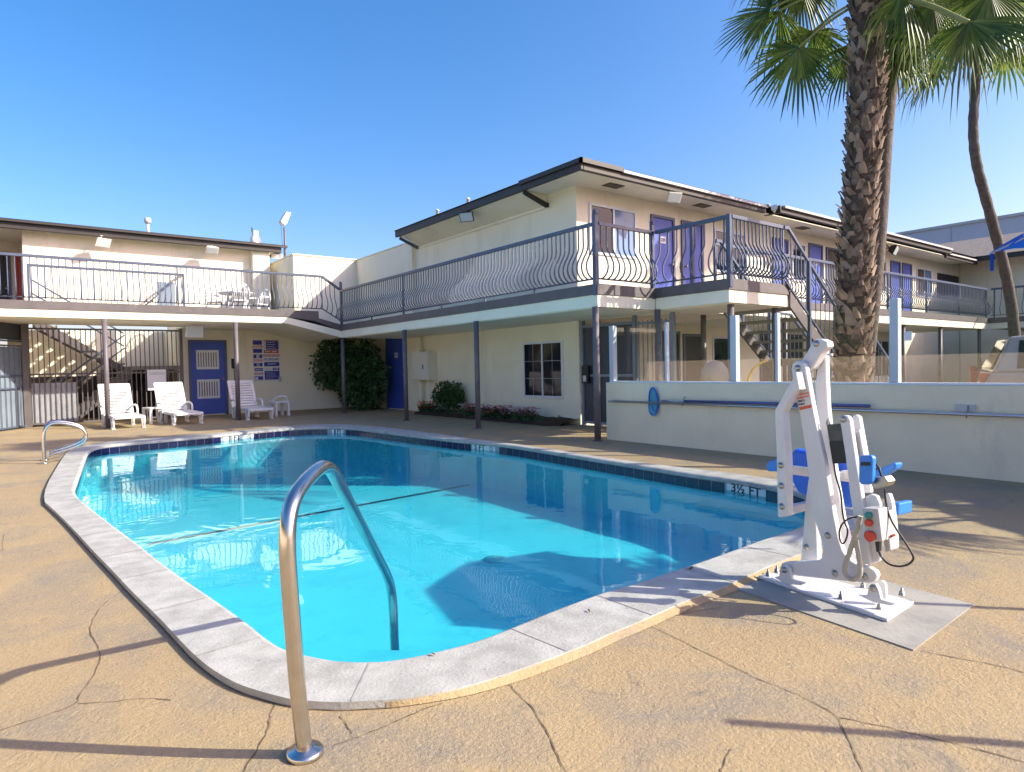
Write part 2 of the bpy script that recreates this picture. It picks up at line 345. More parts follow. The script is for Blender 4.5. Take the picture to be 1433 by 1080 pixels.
# ---------------------------------------------------------------- pool outline on the ground
ZC = 0.03
INNER = [(102,689),(132,713),(166,739),(197,761),(220,780),(254,805),(307,840),(340,863.5),(356,875),(374,890.7),(402,907.6),(444,916.6),(475,922),(527,923),(563,918.5),(599,911.5),(661,896),(700,881.6),(764,855.3),(841,826.8),(888,814.6),(932,800),(984,782.7),(1020,769.8),(1066,753),(1102,742),(1124,733),(1137,723),(1141,712),(1134,698),(1118,687.5),(1085,680.5),(1020,669),(971,663),(893,650.5),(815,638.5),(712,622),(686,620),(626,614),(573,608),(520,601.5),(495,598.5),(470,597.2),(433,597.5),(387,600.5),(324,606.5),(290,610),(220,616),(170,620.5),(138,624),(124,630),(118,644),(109,670)]
OUTER = [(55,696),(78,715.5),(104,741.4),(129.6,770),(155.5,796),(186,829),(220,861),(244,887),(272,916.6),(298,937.4),(332,957),(374,970),(410,979),(444,981.4),(475,982.7),(527,980),(563,977.6),(625,966),(660,958),(717,940),(815,904),(854,885.5),(893,870),(974,834),(1018,819.4),(1040,808),(1091,785),(1151,764),(1185,749),(1202,733),(1200,712),(1172,689),(1120,676),(1085,670.5),(1020,661),(971,655.7),(893,646.7),(815,635),(738,623),(700,618.5),(661,613.6),(600,605),(538,597.5),(485,593.4),(450,593.2),(424,594.8),(387,597.2),(313,605),(220,612.2),(155,617.5),(125,621.5),(108,626),(94.6,631.5),(85.5,643)]
pin = chaikin([onz(p, ZC) for p in INNER], 2)
pout = chaikin([onz(p, ZC) for p in OUTER], 2)
pin = [V((p.x, p.y, 0)) for p in pin]; pout = [V((p.x, p.y, 0)) for p in pout]
def area(L): return sum(L[i].x*L[(i+1) % len(L)].y-L[(i+1) % len(L)].x*L[i].y for i in range(len(L)))/2
if area(pin) < 0: pin.reverse()
if area(pout) < 0: pout.reverse()
def offset(L, d):
    o = []
    for i in range(len(L)):
        a, b = L[i-1], L[(i+1) % len(L)]; t = (b-a).normalized(); o.append(L[i] + V((t.y, -t.x, 0))*d)
    return o
def sheet(outer, hole, z):
    """flat sheet with a hole"""
    bm = bmesh.new(); E = []
    for L in (outer, hole):
        if not L: continue
        vs = [bm.verts.new((p[0], p[1], z)) for p in L]
        E += [bm.edges.new((vs[i], vs[(i+1) % len(vs)])) for i in range(len(vs))]
    bmesh.ops.triangle_fill(bm, use_beauty=True, use_dissolve=False, edges=E)
    bm.verts.index_update(); mb = MB(); mb.add([v.co.copy() for v in bm.verts], [tuple(v.index for v in f.verts) for f in bm.faces]); bm.free()
    # all faces up
    fs = []
    for f in mb.f:
        a, b, c = [V(mb.v[i]) for i in f[:3]]
        fs.append(f if (b-a).cross(c-a).z > 0 else tuple(reversed(f)))
    mb.f = fs; return mb
DECK = [V(p) for p in ((-9, -9, 0), (7.6, -9, 0), (7.6, 7.28, 0), (9.12, 7.28, 0), (9.12, 20.02, 0), (3.66, 20.02, 0), (3.66, 22.2, 0), (-9, 22.2, 0))]
phole = offset(pout, -0.04)
sheet(DECK, phole, 0.0).build('pool_deck', M['deck'], kind='structure', base=False, fixn=False)
sheet([V(p) for p in ((-300, -300, 0), (300, -300, 0), (300, 300, 0), (-300, 300, 0))], offset(pout, 0.3), -0.04).build('ground', M['asphalt'], kind='structure', base=False, fixn=False)
# worn cracks in the deck, one flat set of ribbons
CR = [[(178,822),(160,834),(142,848),(128,870),(125,884),(134,899),(141,915),(138,932),(127,952),(112,972),(107,986),(80,996),(50,1006),(0,1022)],
      [(107,985),(150,983),(200,977),(240,980)], [(391,979),(380,995),(377,1012),(372,1030),(352,1060),(340,1082)],
      [(466,1044),(505,1030),(540,1017),(575,1000),(619,984)], [(712,956),(722,970),(745,988),(760,1015),(768,1030),(778,1055),(795,1085)],
      [(895,872),(920,880),(940,890),(980,910),(1020,930),(1060,950),(1100,965),(1140,983),(1175,1005),(1180,1020),(1190,1038),(1197,1060),(1212,1085)],
      [(1290,911),(1340,921),(1390,930),(1440,943)], [(1024,1049),(1016,1060),(1008,1082)], [(1175,1005),(1215,1012),(1260,1022),(1340,1042),(1440,1068)],
      [(148,786),(152,795),(163,806)], [(4,770),(3,760),(6,748)], [(476,1002),(486,1016),(492,1027)], [(900,872),(960,858),(1010,850)]]
mb = MB(); rc = random.Random(4)
for L in CR:
    P = [onz(p, 0.0) for p in L]; Q = smooth_path(P, 2); w = []
    for i, q in enumerate(Q):
        d = (Q[min(i+1, len(Q)-1)]-Q[max(i-1, 0)]).normalized(); s = V((d.y, -d.x, 0)); ww = rc.uniform(0.0008, 0.0030); j = rc.uniform(-0.003, 0.003)
        w += [q+s*(ww+j)+V((0, 0, 0.0025)), q-s*(ww-j)+V((0, 0, 0.0025))]
    mb.add(w, [(2*i, 2*i+1, 2*i+3, 2*i+2) for i in range(len(Q)-1)])
mb.build('deck_cracks', M['crack'], kind='structure', base=False)
# dark gap where the deck meets the coping
mb = MB(); g0 = pout; g1 = offset(pout, 0.006)
mb.add([p+V((0, 0, 0.003)) for p in g0]+[p+V((0, 0, 0.003)) for p in g1], [(i, (i+1) % len(g0), (i+1) % len(g0)+len(g0), i+len(g0)) for i in range(len(g0))])
mb.build('expansion_joint', M['crack'], kind='structure', base=False)

# ---------------------------------------------------------------- the pool itself
cen = sum(pin, V((0, 0, 0)))/len(pin)
pool = thing('swimming_pool', (cen.x, cen.y, 0), 'long angular swimming pool with pale coping and navy waterline tiles', 'pool')
ZW = -0.09
def ring(LA, za, LB, zb):
    n = len(LA); return [p+V((0, 0, za)) for p in LA]+[p+V((0, 0, zb)) for p in LB], [(i, (i+1) % n, (i+1) % n+n, i+n) for i in range(n)]
# coping: flat top, rounded nose
nose = offset(pin, 0.03)
mb = sheet(pout, nose, ZC)
for LA, za, LB, zb in ((nose, ZC, offset(pin, 0.009), ZC-0.008), (offset(pin, 0.009), ZC-0.008, pin, ZC-0.024), (pin, ZC-0.024, pin, ZC-0.045), (pin, ZC-0.045, offset(pin, 0.02), ZC-0.05), (pout, ZC, pout, -0.05)):
    a, f = ring(LA, za, LB, zb); mb.add(a, f, True)
mb.build('coping', M['coping'], pool)
# mortar lip along the near right edge
lo = offset(pout, 0.001); l1 = offset(pout, 0.034); mb = MB(); rl = random.Random(5)
for i in range(len(pout)):
    k = (i+1) % len(pout)
    if min(pout[i].y, pout[k].y) < 2.75 and min(pout[i].x, pout[k].x) > 1.0:
        mb.add([lo[i]+V((0, 0, 0.023)), lo[k]+V((0, 0, 0.023)), lo[k].lerp(l1[k], min(1, max(0.03, (pout[k].x-1.0)/0.5)))+V((0, 0, 0.0035)), lo[i].lerp(l1[i], min(1, max(0.03, (pout[i].x-1.0)/0.5)))+V((0, 0, 0.0035))], [(0, 1, 2, 3)], True)
mb.build('mortar_lip', M['deck'], pool)
# joints between coping stones
n = len(pin); acc = 0; nxt = 0.35
def hit(p, d):
    best = None
    for i in range(len(pout)):
        a, b = pout[i], pout[(i+1) % len(pout)]; e = b-a; den = d.x*e.y-d.y*e.x
        if abs(den) < 1e-9: continue
        t = ((a.x-p.x)*e.y-(a.y-p.y)*e.x)/den; u = ((a.x-p.x)*d.y-(a.y-p.y)*d.x)/den
        if t > 0.05 and 0 <= u <= 1 and (best is None or t < best): best = t
    return best
for i in range(n):
    a, b = pin[i-1], pin[(i+1) % n]; acc += (pin[(i+1) % n]-pin[i]).length
    if acc >= nxt:
        t = (b-a).normalized(); d = V((t.y, -t.x, 0)); h = hit(pin[i], d)
        if h and h < 0.75:
            nxt = acc + 0.62*random.uniform(0.9, 1.1)
            mb = MB(); p, q = pin[i]+d*0.028, pin[i]+d*(h-0.002); z = V((0, 0, ZC+0.0022)); w = t*0.004
            mb.add([p-w+z, p+w+z, q+w+z, q-w+z], [(0, 1, 2, 3)])
            p0 = pin[i]-d*0.001; mb.add([p0-w+V((0, 0, ZC-0.026)), p0+w+V((0, 0, ZC-0.026)), p+w+z, p-w+z], [(0, 1, 2, 3)]); mb.build('coping_joint', M['joint'], pool)
# wall, grout band, tiles
wl = offset(pin, 0.02)
mb = MB(); a, f = ring(wl, -0.02, wl, -0.135); mb.add(a, f); mb.build('grout_band', M['grout'], pool)
per = [0]
for i in range(len(wl)): per.append(per[-1]+(wl[(i+1) % len(wl)]-wl[i]).length)
def along(L, s):
    s %= per[-1]
    for i in range(len(L)):
        if s <= per[i+1]:
            u = (s-per[i])/(per[i+1]-per[i]); return L[i].lerp(L[(i+1) % len(L)], u)
def where(px):
    q = onz(px, -0.03); return min(range(len(wl)), key=lambda i: (wl[i]-V((q.x, q.y, 0))).length)
MARK = [((306, 608), '8 FT', 0.62), ((487, 599), '8', 0.30), ((698, 622), '5 FT', 0.52), ((1064, 681), '3½ FT', 0.46)]
marks = [(per[where(px)], t, w) for px, t, w in MARK]
ti = offset(pin, 0.0165); mb = MB(); s = 0; TW = 0.157; tile_runs = 0
while s < per[-1]-TW*0.5:
    mid = s+TW/2
    if not any(abs(mid-ms) < w/2+0.03 for ms, t, w in marks):
        a, b = along(ti, s+0.0035), along(ti, s+TW-0.0035); a2, b2 = along(wl, s+0.0035), along(wl, s+TW-0.0035)
        z0, z1 = -0.024, -0.132
        mb.add([a+V((0, 0, z0)), b+V((0, 0, z0)), b+V((0, 0, z1)), a+V((0, 0, z1)), a2+V((0, 0, z0)), b2+V((0, 0, z0))], [(0, 1, 2, 3), (0, 4, 5, 1)])
    elif mb.v: mb.build('waterline_tiles', M['tile'], pool, fixn=False); mb = MB()
    s += TW
mb.build('waterline_tiles', M['tile'], pool, fixn=False)
for ms, txt, w in marks:
    a, b = along(ti, ms-w/2), along(ti, ms+w/2); c = (a+b)/2; R = (b-a).normalized(); inn = V((-R.y, R.x, 0))
    mk = MB().obox(c+inn*0.004+V((0, 0, -0.06)), R, inn, (0, 0, 1), w/2, 0.003, 0.036).build('depth_marker', M['tilew'], pool, lab='white depth marker tile reading ' + txt)
    R2 = -R if R.cross(V((0, 0, 1))).dot(inn) < 0 else R
    org = c+inn*0.0075+V((0, 0, -0.06))
    if 'FT' in txt:
        text(mk, txt, org-R2*(0.09 if txt != '3½ FT' else 0.0), R2, (0, 0, 1), 0.115, M['ink'], sx=1.15)
        cc = org+R2*(w/2-0.09)
        if txt != '3½ FT':
            ringm = MB().tube([cc+(R2*cos(x)*1.5+V((0, 0, 1))*sin(x))*0.027 for x in [k*pi/10 for k in range(21)]], 0.0035, 5)
            ringm.bar(cc-R2*0.03+V((0, 0, 0.018)), cc+R2*0.03-V((0, 0, 0.018)), 0.004, 0.004).build('no_diving_symbol', M['ink'], mk)
    else: text(mk, '8 FT', org, R2, (0, 0, 1), 0.1, M['ink'])
# plaster basin
ZF = -0.52
def floorz(p): return -0.63 - 0.04*max(0, min(1, (p.y-4)/8))
mb = MB(); L1 = wl; cove = offset(pin, -0.10)
n = len(L1)
a, f = ring(L1, -0.125, L1, -0.36); mb.add(a, f, True)
vs = [p+V((0, 0, -0.36)) for p in L1]+[p+V((0, 0, floorz(p)+0.035)) for p in offset(pin, -0.02)]+[p+V((0, 0, floorz(p))) for p in cove]
mb.add(vs, [(i+k*n, (i+1) % n+k*n, (i+1) % n+(k+1)*n, i+(k+1)*n) for k in (0, 1) for i in range(n)], True)
bf = sheet(cove, None, 0.0); bf.v = [(x, y, floorz(V((x, y, 0)))) for x, y, z in bf.v]; mb.add(bf.v, bf.f)
mb.build('basin', M['plaster'], pool, fixn=False)
# painted break line, step and floor drain
a, b = onz((207, 760), -0.635), onz((697, 670.5), -0.645)
a.z = floorz(a)+0.004; b.z = floorz(b)+0.004; d = (b-a).normalized(); sd = V((-d.y, d.x, 0))*0.045
MB().add([a+sd, b+sd, b-sd, a-sd], [(0, 1, 2, 3)]).build('break_line_tiles', M['tile'], pool)
p = [onz(q, -0.24) for q in ((395, 903), (430, 905), (520, 909), (600, 911), (640, 904))]
mb = MB(); mb.prism([p[0], p[1], p[2], p[3], p[4], V((1.62, 2.38, -0.24)), V((0.9, 2.38, -0.24)), V((0.85, 2.9, -0.24))], (0, 0, -0.3)); mb.build('entry_step', M['plaster'], pool)
c = onz((693, 783), -0.63); c.z = floorz(c)+0.003
MB().lathe([(0.11, 0), (0.11, 0.012), (0.06, 0.02), (0.0, 0.022)], c, 16).build('floor_drain', M['tilew'], pool)
sk = onz((1108, 698), -0.05)
# water
wm = sheet(wl, None, ZW); w = wm.build('pool_water', M['water'], kind='structure', base=False, fixn=False)
# lift pad
mb = MB(); mb.prism([onz(p, 0.0) for p in ((1018, 821), (1278, 911), (1363, 847), (1168, 796))], (0, 0, 0.006)); mb.build('concrete_pad', M['conc'], kind='structure', base=False)
# scattered leaves and grit on the coping and deck
# ---------------------------------------------------------------- main motel wing (centre and right)
mw = thing('motel_building', (9.1, 9.53, 0), 'two storey cream motel wing with blue doors along its railed upper walkway', 'building')
B = lambda *a: MB().box(*a)
B(9.1, 31, 9.53, 20.0, -0.3, 2.45).build('ground_floor_wall', M['wall'], mw)
B(9.1, 31, 9.53, 16.25, 2.452, 5.0).build('upper_wall', M['wall'], mw)
B(9.1, 9.35, 16.252, 20.05, 2.452, 4.82).build('parapet_wall', M['wall'], mw)
B(8.99, 9.16, 16.12, 16.34, 2.6, 4.72).build('corner_pilaster', M['wall'], mw)
B(7.0, 12, 20.052, 27, 2.5, 4.83).build('stair_block', M['wall'], mw)
B(6.97, 12.02, 20.02, 27, 4.832, 4.87).build('parapet_cap', M['fasciaw'], mw)
B(9.07, 9.38, 16.25, 20.02, 4.822, 4.855).build('parapet_cap', M['fasciaw'], mw)
B(9.0, 9.1, 16.5, 16.7, 0.0, 2.1)
# gallery slab
def slab(name, x0, x1, y0, y1):
    B(x0+0.02, x1, y0+0.02, y1, 2.12, 2.312).build(name, M['fasciaw'], mw)
    return B(x0, x1, y0, y1, 2.314, 2.48).build(name+'_edge', M['trim'], mw)
slab('gallery_slab', 7.25, 9.098, 7.15, 17.15)
slab('landing_slab', 8.62, 10.33, 5.72, 7.148)
B(9.102, 25.3, 7.17, 9.528, 2.12, 2.312).build('gallery_slab', M['fasciaw'], mw)
B(9.102, 25.3, 7.15, 9.528, 2.314, 2.48).build('gallery_slab_edge', M['trim'], mw)
B(7.3, 9.09, 7.3, 17.1, 2.105, 2.118).build('soffit', M['soffit'], mw)
B(9.2, 25.2, 7.3, 9.52, 2.105, 2.118).build('soffit', M['soffit'], mw)
B(8.7, 10.25, 5.8, 7.2, 2.105, 2.118).build('soffit', M['soffit'], mw)
# gallery posts
for x, y in ((7.27, 7.22), (7.25, 10.5), (7.25, 13.45), (7.33, 17.22), (8.64, 7.12), (8.86, 5.86), (10.2, 5.9), (10.3, 7.4), (13.0, 7.3), (16.0, 7.3), (19.0, 7.3), (21.6, 7.3), (24.9, 7.3)):
    MB().tube([(x, y, 0.0), (x, y, 2.12)], 0.052, 12).lathe([(0.085, 0), (0.085, 0.012), (0.055, 0.014)], (x, y, 0), 12).build('gallery_post', M['post'], mw)
# roof: soffit, fascia, gutter, low hip
B(8.47, 9.099, 8.75, 15.95, 4.84, 4.86).build('soffit', M['soffit'], mw)
B(9.099, 29.0, 8.75, 9.53, 4.84, 4.86).build('soffit', M['soffit'], mw)
mb = MB(); mb.box(8.40, 8.468, 8.66, 15.98, 4.82, 4.99); mb.box(8.47, 14.62, 8.66, 8.748, 4.82, 4.99); mb.build('fascia', M['roof'], mw, bevel=0.012)
mb = MB(); mb.box(14.9, 26.1, 8.46, 8.55, 4.83, 5.01); mb.box(14.9, 15.0, 8.552, 8.9, 4.83, 5.01); mb.build('fascia', M['roof'], mw, bevel=0.012)
B(26.102, 29.2, 8.62, 8.70, 4.74, 4.90).build('fascia', M['roof'], mw)
B(9.5, 14.6, 8.60, 8.655, 4.93, 4.985).build('gutter', M['gutter'], mw); B(15.02, 26.0, 8.39, 8.455, 4.945, 5.005).build('gutter', M['gutter'], mw); B(26.2, 29.0, 8.55, 8.615, 4.84, 4.895).build('gutter', M['gutter'], mw)
mb = MB(); z0 = 4.992
mb.add([(8.36, 8.60, z0), (31, 8.60, z0), (31, 16.0, z0), (8.36, 16.0, z0), (12.4, 12.8, 5.55), (31, 12.8, 5.55)], [(0, 1, 5, 4), (0, 4, 3), (4, 5, 2, 3), (0, 3, 2, 1), (1, 2, 5)])
mb.box(8.352, 8.40, 8.60, 10.45, 4.94, 5.025); mb.box(8.352, 9.49, 8.60, 8.655, 4.94, 5.025)
mb.build('roof', M['roof'], mw)
# sloping eave panel along the pool side
mb = MB(); mb.prism([(8.472, 10.42, 4.836), (9.099, 10.42, 4.836), (9.099, 10.42, 4.60)], (0, 5.4, 0)); mb.build('eave_panel', M['wall'], mw)
mb = MB(); mb.prism([(8.43, 10.36, 4.84), (8.43, 10.36, 4.76), (9.04, 10.36, 4.56), (9.13, 10.36, 4.58), (9.13, 10.36, 4.64)], (0, 0.055, 0)); mb.build('eave_end_board', M['roof'], mw)
MB().bar((9.085, 10.4, 4.585), (9.085, 16.2, 4.585), 0.05, 0.05).build('eave_moulding', M['soffit'], mw)
MB().bar((8.5, 15.9, 4.80), (9.07, 15.9, 4.58), 0.06, 0.07).build('eave_bracket', M['trim'], mw)
for x in (9.75, 12.7, 17.2, 22.9): 
    mb = MB().box(x-0.22, x+0.22, 9.0, 9.25, 4.828, 4.838)
    for k in range(5): mb.box(x-0.2, x+0.2, 9.02+k*0.045, 9.04+k*0.045, 4.82, 4.828)
    mb.build('soffit_vent', M['blind'], mw)
# openings ---------------------------------------------------------------
def window(par, org, R, w, h, panes, fr=0.05, grid=(0, 0), gmat=None, nrm=None, proud=0.03):
    """org: lower left corner seen from outside, R: unit vector to the right; panes: list of materials"""
    org, R, U = V(org), V(R), V((0, 0, 1)); Nn = R.cross(U)
    mb = MB(); c = org+R*w/2+U*h/2+Nn*(proud/2)
    for s in (0, 1):
        mb.obox(org+R*(fr/2 if s == 0 else w-fr/2)+U*h/2+Nn*proud/2, R, U, Nn, fr/2, h/2, proud/2)
        mb.obox(org+R*w/2+U*(fr/2 if s == 0 else h-fr/2)+Nn*proud/2, R, U, Nn, w/2-fr-0.001, fr/2, proud/2)
    k = len(panes)
    for i in range(1, k): mb.obox(org+R*(w*i/k)+U*h/2+Nn*proud/2, R, U, Nn, fr*0.45, h/2-fr-0.001, proud/2)
    f = mb.build('window', M['frame'], par)
    for i, pm in enumerate(panes):
        a, b = w*i/k+(fr if i == 0 else fr*0.45)+0.001, w*(i+1)/k-(fr if i == k-1 else fr*0.45)-0.001
        p = MB().obox(org+R*(a+b)/2+U*h/2+Nn*0.008, R, U, Nn, (b-a)/2, h/2-fr-0.001, 0.003).build('pane', M[pm], f)
        if grid[0]:
            g = MB()
            for j in range(1, grid[0]): g.obox(org+R*(a+(b-a)*j/grid[0])+U*h/2+Nn*0.014, R, U, Nn, 0.005, h/2-fr-0.002, 0.002)
            for j in range(1, grid[1]): g.obox(org+R*(a+b)/2+U*(fr+(h-2*fr)*j/grid[1])+Nn*0.0185, R, U, Nn, (b-a)/2-0.001, 0.005, 0.002)
            g.build('muntin', M['muntin'], f)
    return f
def door(par, org, R, w, h, m='door', fm='doorframe', knob=1, plate=None, fr=0.06, name='door'):
    org, R, U = V(org), V(R), V((0, 0, 1)); Nn = R.cross(U)
    d = MB().obox(org+R*w/2+U*(h/2)+Nn*0.006, R, U, Nn, w/2-fr, h/2-fr/2, 0.006).build(name, M[m], par)
    mb = MB()
    for s in (0, 1): mb.obox(org+R*(fr/2 if s == 0 else w-fr/2)+U*h/2+Nn*0.02, R, U, Nn, fr/2, h/2, 0.02)
    mb.obox(org+R*w/2+U*(h-fr/2)+Nn*0.02, R, U, Nn, w/2-fr-0.001, fr/2, 0.02)
    mb.build('frame', M[fm], d)
    if knob:
        k = org+R*(w-fr-0.07 if knob > 0 else fr+0.07)+U*(h*0.48)
        MB().lathe([(0.028, 0.012), (0.028, 0.02), (0.012, 0.022), (0.012, 0.05), (0.03, 0.055), (0.03, 0.075), (0.01, 0.085)], k, 10, Nn).build('handle', M['bolt'], d)
    if plate:
        c = org+R*w/2+U*(h*0.74)+Nn*0.014
        p = MB().obox(c, R, U, Nn, 0.10, 0.075, 0.002).build('number_plate', M['signw'], d)
        text(p, plate, c, R, U, 0.10, M['ink'], out=0.003)
    return d
Xr = (1, 0, 0); yw = 9.528
window(mw, (9.45, yw, 3.50), Xr, 1.42, 1.04, ['wglass', 'reflpane'], grid=(0, 0))
door(mw, (11.36, yw, 2.49), Xr, 0.82, 2.06, plate='228'); door(mw, (12.44, yw, 2.49), Xr, 0.82, 2.06, plate='229', knob=-1)
window(mw, (13.72, yw, 3.45), Xr, 1.4, 1.05, ['wglass', 'wglass'])
door(mw, (16.35, yw, 2.49), Xr, 0.8, 2.08); window(mw, (17.35, yw, 3.45), Xr, 0.75, 1.08, ['wglass'])
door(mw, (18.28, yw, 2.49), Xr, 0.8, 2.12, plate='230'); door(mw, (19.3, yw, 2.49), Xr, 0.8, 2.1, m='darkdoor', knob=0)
window(mw, (22.0, yw, 3.45), Xr, 1.4, 1.05, ['wglass', 'blind']); door(mw, (23.75, yw, 2.49), Xr, 0.78, 2.08); door(mw, (24.7, yw, 2.49), Xr, 0.78, 2.08, knob=-1)
window(mw, (25.95, yw, 3.45), Xr, 1.35, 1.05, ['blind', 'reflpane'])
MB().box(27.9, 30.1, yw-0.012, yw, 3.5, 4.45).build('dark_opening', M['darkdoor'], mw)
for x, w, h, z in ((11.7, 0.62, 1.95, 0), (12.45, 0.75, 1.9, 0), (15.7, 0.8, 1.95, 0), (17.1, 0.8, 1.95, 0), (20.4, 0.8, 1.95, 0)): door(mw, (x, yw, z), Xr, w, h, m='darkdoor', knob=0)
window(mw, (13.6, yw, 0.75), Xr, 0.75, 1.1, ['wglass']); window(mw, (18.6, yw, 0.7), Xr, 1.3, 1.15, ['wglass', 'blind']); window(mw, (22.4, yw, 0.6), Xr, 1.2, 1.25, ['wglass', 'wglass'])
# pool side, ground floor (right = -y as seen from the pool)
Yr = (0, -1, 0)
window(mw, (9.098, 11.32, 0.52), Yr, 1.32, 1.22, ['wglass', 'wglass'], fr=0.045, grid=(2, 3))
door(mw, (9.098, 18.05, 0), Yr, 1.3, 2.2, plate='118')
# low wall in the pool-side corner beyond the parapet, plus the far cross wing
cw = thing('motel_building', (30.2, 5, 0), 'far cream motel wing closing the courtyard beyond the curved palm', 'building')
B(30.2, 36, -14, 9.5, -0.3, 5.1).build('wall', M['wall'], cw)
B(25.3, 30.198, -14, 7.15, 2.12, 2.31).build('gallery_slab', M['fasciaw'], cw); B(25.28, 30.198, -14, 7.15, 2.312, 2.48).build('gallery_slab_edge', M['trim'], cw)
mb = MB(); mb.box(29.1, 29.2, -14, 8.6, 4.86, 5.02); mb.build('fascia', M['roof'], cw)
MB().prism([(29.05, -14, 5.03), (33.0, -14, 6.32), (37, -14, 5.3), (37, -14, 5.03)], (0, 25.4, 0)).build('roof', M['shingle'], cw)
Yl = (0, -1, 0)
window(cw, (30.198, 7.0, 3.2), Yl, 3.0, 1.25, ['wglass', 'wglass', 'blind'])
window(cw, (30.198, 1.0, 3.2), Yl, 2.2, 1.25, ['wglass', 'wglass'])
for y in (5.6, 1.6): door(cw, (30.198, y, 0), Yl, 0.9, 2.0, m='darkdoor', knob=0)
window(cw, (30.198, 4.3, 0.8), Yl, 1.8, 1.1, ['wglass', 'blind'])
MB().prism([(28.9, 8.7, 4.3), (28.9, 8.3, 4.3), (28.9, 8.3, 4.5), (28.9, 8.7, 4.5)], (0.3, 0, 0))
for y in (6.5, 3.0, -0.5, -4): MB().tube([(25.45, y, 0), (25.45, y, 2.12)], 0.06, 10).build('gallery_post', M['post'], cw)
bw = thing('warehouse', (60, 10, 0), 'plain blue grey windowless building rising behind the far roof', 'building')
B(45, 95, -40, 17.6, -0.5, 9.1).build('wall', M['greywall'], bw)
mb = MB()
for k in range(27): mb.box(44.95, 44.998, -40+k*2.1, -39.95+k*2.1, -0.5, 9.1)
mb.build('panel_seam', M['greywall'], bw); B(44.9, 95.1, -40.1, 17.7, 9.102, 9.27).build('roof_coping', M['gutter'], bw)

# ---------------------------------------------------------------- left wing
lw = thing('motel_building', (3.66, 20, 0), 'cream motel wing at the back left with stair bay and terrace above', 'building')
B(3.66, 9.098, 20.0, 22.2, -0.3, 2.48).build('ground_floor_wall', M['wall'], lw)
B(-0.1, 3.658, 21.9, 22.2, -0.3, 2.48).build('stair_bay_wall', M['wall'], lw)
B(0.02, 0.2, 19.4, 21.9, 0, 2.48).build('stair_bay_side_wall', M['wall'], lw)
B(0.31, 6.27, 22.0, 22.25, 2.835, 5.2).build('upper_wall', M['wall'], lw)
B(6.272, 6.8, 21.72, 24, 2.835, 5.2).build('wall_pilaster', M['wall'], lw)
B(-6, 0.308, 24.2, 24.4, 2.835, 5.2).build('recess_wall', M['wall'], lw); B(0.31, 0.5, 22.252, 24.2, 2.835, 5.2).build('recess_side_wall', M['wall'], lw)
# slab with the stair opening, sloping step at the pool corner
def lslab(x0, x1, y0, y1):
    B(x0, x1, y0+0.02, y1, 2.48, 2.648).build('terrace_slab', M['fasciaw'], lw); B(x0, x1, y0, y1, 2.65, 2.83).build('terrace_slab_edge', M['trim'], lw)
lslab(-6, 5.75, 17.1, 19.3); lslab(-6, 0.34, 19.302, 24.2); lslab(3.76, 5.75, 19.302, 22)
mb = MB(); mb.prism([(5.752, 17.12, 2.48), (7.27, 17.12, 2.12), (7.27, 17.12, 2.31), (5.752, 17.12, 2.648)], (0, 2.9, 0)); mb.build('terrace_slab', M['fasciaw'], lw)
mb = MB(); mb.prism([(5.752, 17.1, 2.65), (6.5, 17.1, 2.566), (7.25, 17.1, 2.314), (7.25, 17.1, 2.48), (6.62, 17.1, 2.64), (6.62, 17.1, 2.83), (5.752, 17.1, 2.83)], (0, 4.9, 0)); mb.build('terrace_slab_edge', M['trim'], lw)
B(-6, 9.09, 17.3, 19.28, 2.466, 2.478).build('soffit', M['soffit'], lw) if False else None
B(7.27, 9.09, 17.17, 20.0, 2.2, 2.314).build('corner_slab', M['fasciaw'], lw); B(7.252, 9.09, 17.152, 20.0, 2.316, 2.482).build('corner_slab_edge', M['trim'], lw)
B(-6, 5.7, 17.3, 19.25, 2.464, 2.478).build('soffit', M['soffit'], lw)
B(3.8, 5.7, 19.3, 19.98, 2.464, 2.478).build('soffit', M['soffit'], lw)
for x in (1.66, 4.47): MB().tube([(x, 17.14, 0), (x, 17.14, 2.48)], 0.055, 12).lathe([(0.085, 0), (0.085, 0.012), (0.055, 0.014)], (x, 17.14, 0), 12).build('gallery_post', M['post'], lw)
B(1.95, 3.6, 21.5, 21.53, 0, 1.36).build('boards_and_shade_sheet', M['boards_shade'], lw); B(2.42, 2.45, 19.6, 21.49, 0, 1.3).build('boards_and_shade_sheet', M['boards_shade'], lw)
B(0.25, 1.9, 21.86, 21.89, 0, 1.2).build('boards_and_shade_sheet', M['boards_shade'], lw)  # dark sheet that paints shade low on the stair bay wall
# roof
B(-6, 7.2, 21.66, 25, 5.202, 5.22).build('soffit', M['soffit'], lw)
mb = MB(); mb.box(-6, 7.15, 21.56, 21.655, 5.13, 5.33); mb.box(7.06, 7.15, 21.657, 25, 5.13, 5.33); mb.build('fascia', M['roof'], lw, bevel=0.012)
MB().box(-6, 7.32, 21.46, 21.557, 5.30, 5.37).build('gutter', M['roof'], lw)
mb = MB(); mb.add([(-6, 21.45, 5.372), (7.28, 21.45, 5.372), (7.28, 26, 5.372), (-6, 26, 5.372), (-6, 23.4, 5.66), (4.8, 23.4, 5.66)], [(0, 1, 5, 4), (1, 2, 5), (2, 3, 4, 5), (0, 3, 2, 1), (0, 4, 3)]); mb.build('roof', M['shingle'], lw)
MB().box(6.95, 7.24, 21.75, 22.0, 5.0, 5.12).build('downpipe_box', M['white'], lw)
# louvred blue door
d = door(lw, (3.92, 19.998, 0), Xr, 1.02, 2.16)
for z0 in (0.48, 1.32):
    mb = MB().box(4.12, 4.72, 19.972, 19.984, z0, z0+0.55); g = mb.build('louvre', M['white'], d)
    mb = MB()
    for k in range(8): mb.box(4.165+k*0.067, 4.188+k*0.067, 19.966, 19.971, z0+0.07, z0+0.48)
    mb.build('louvre_slots', M['blind'], g)
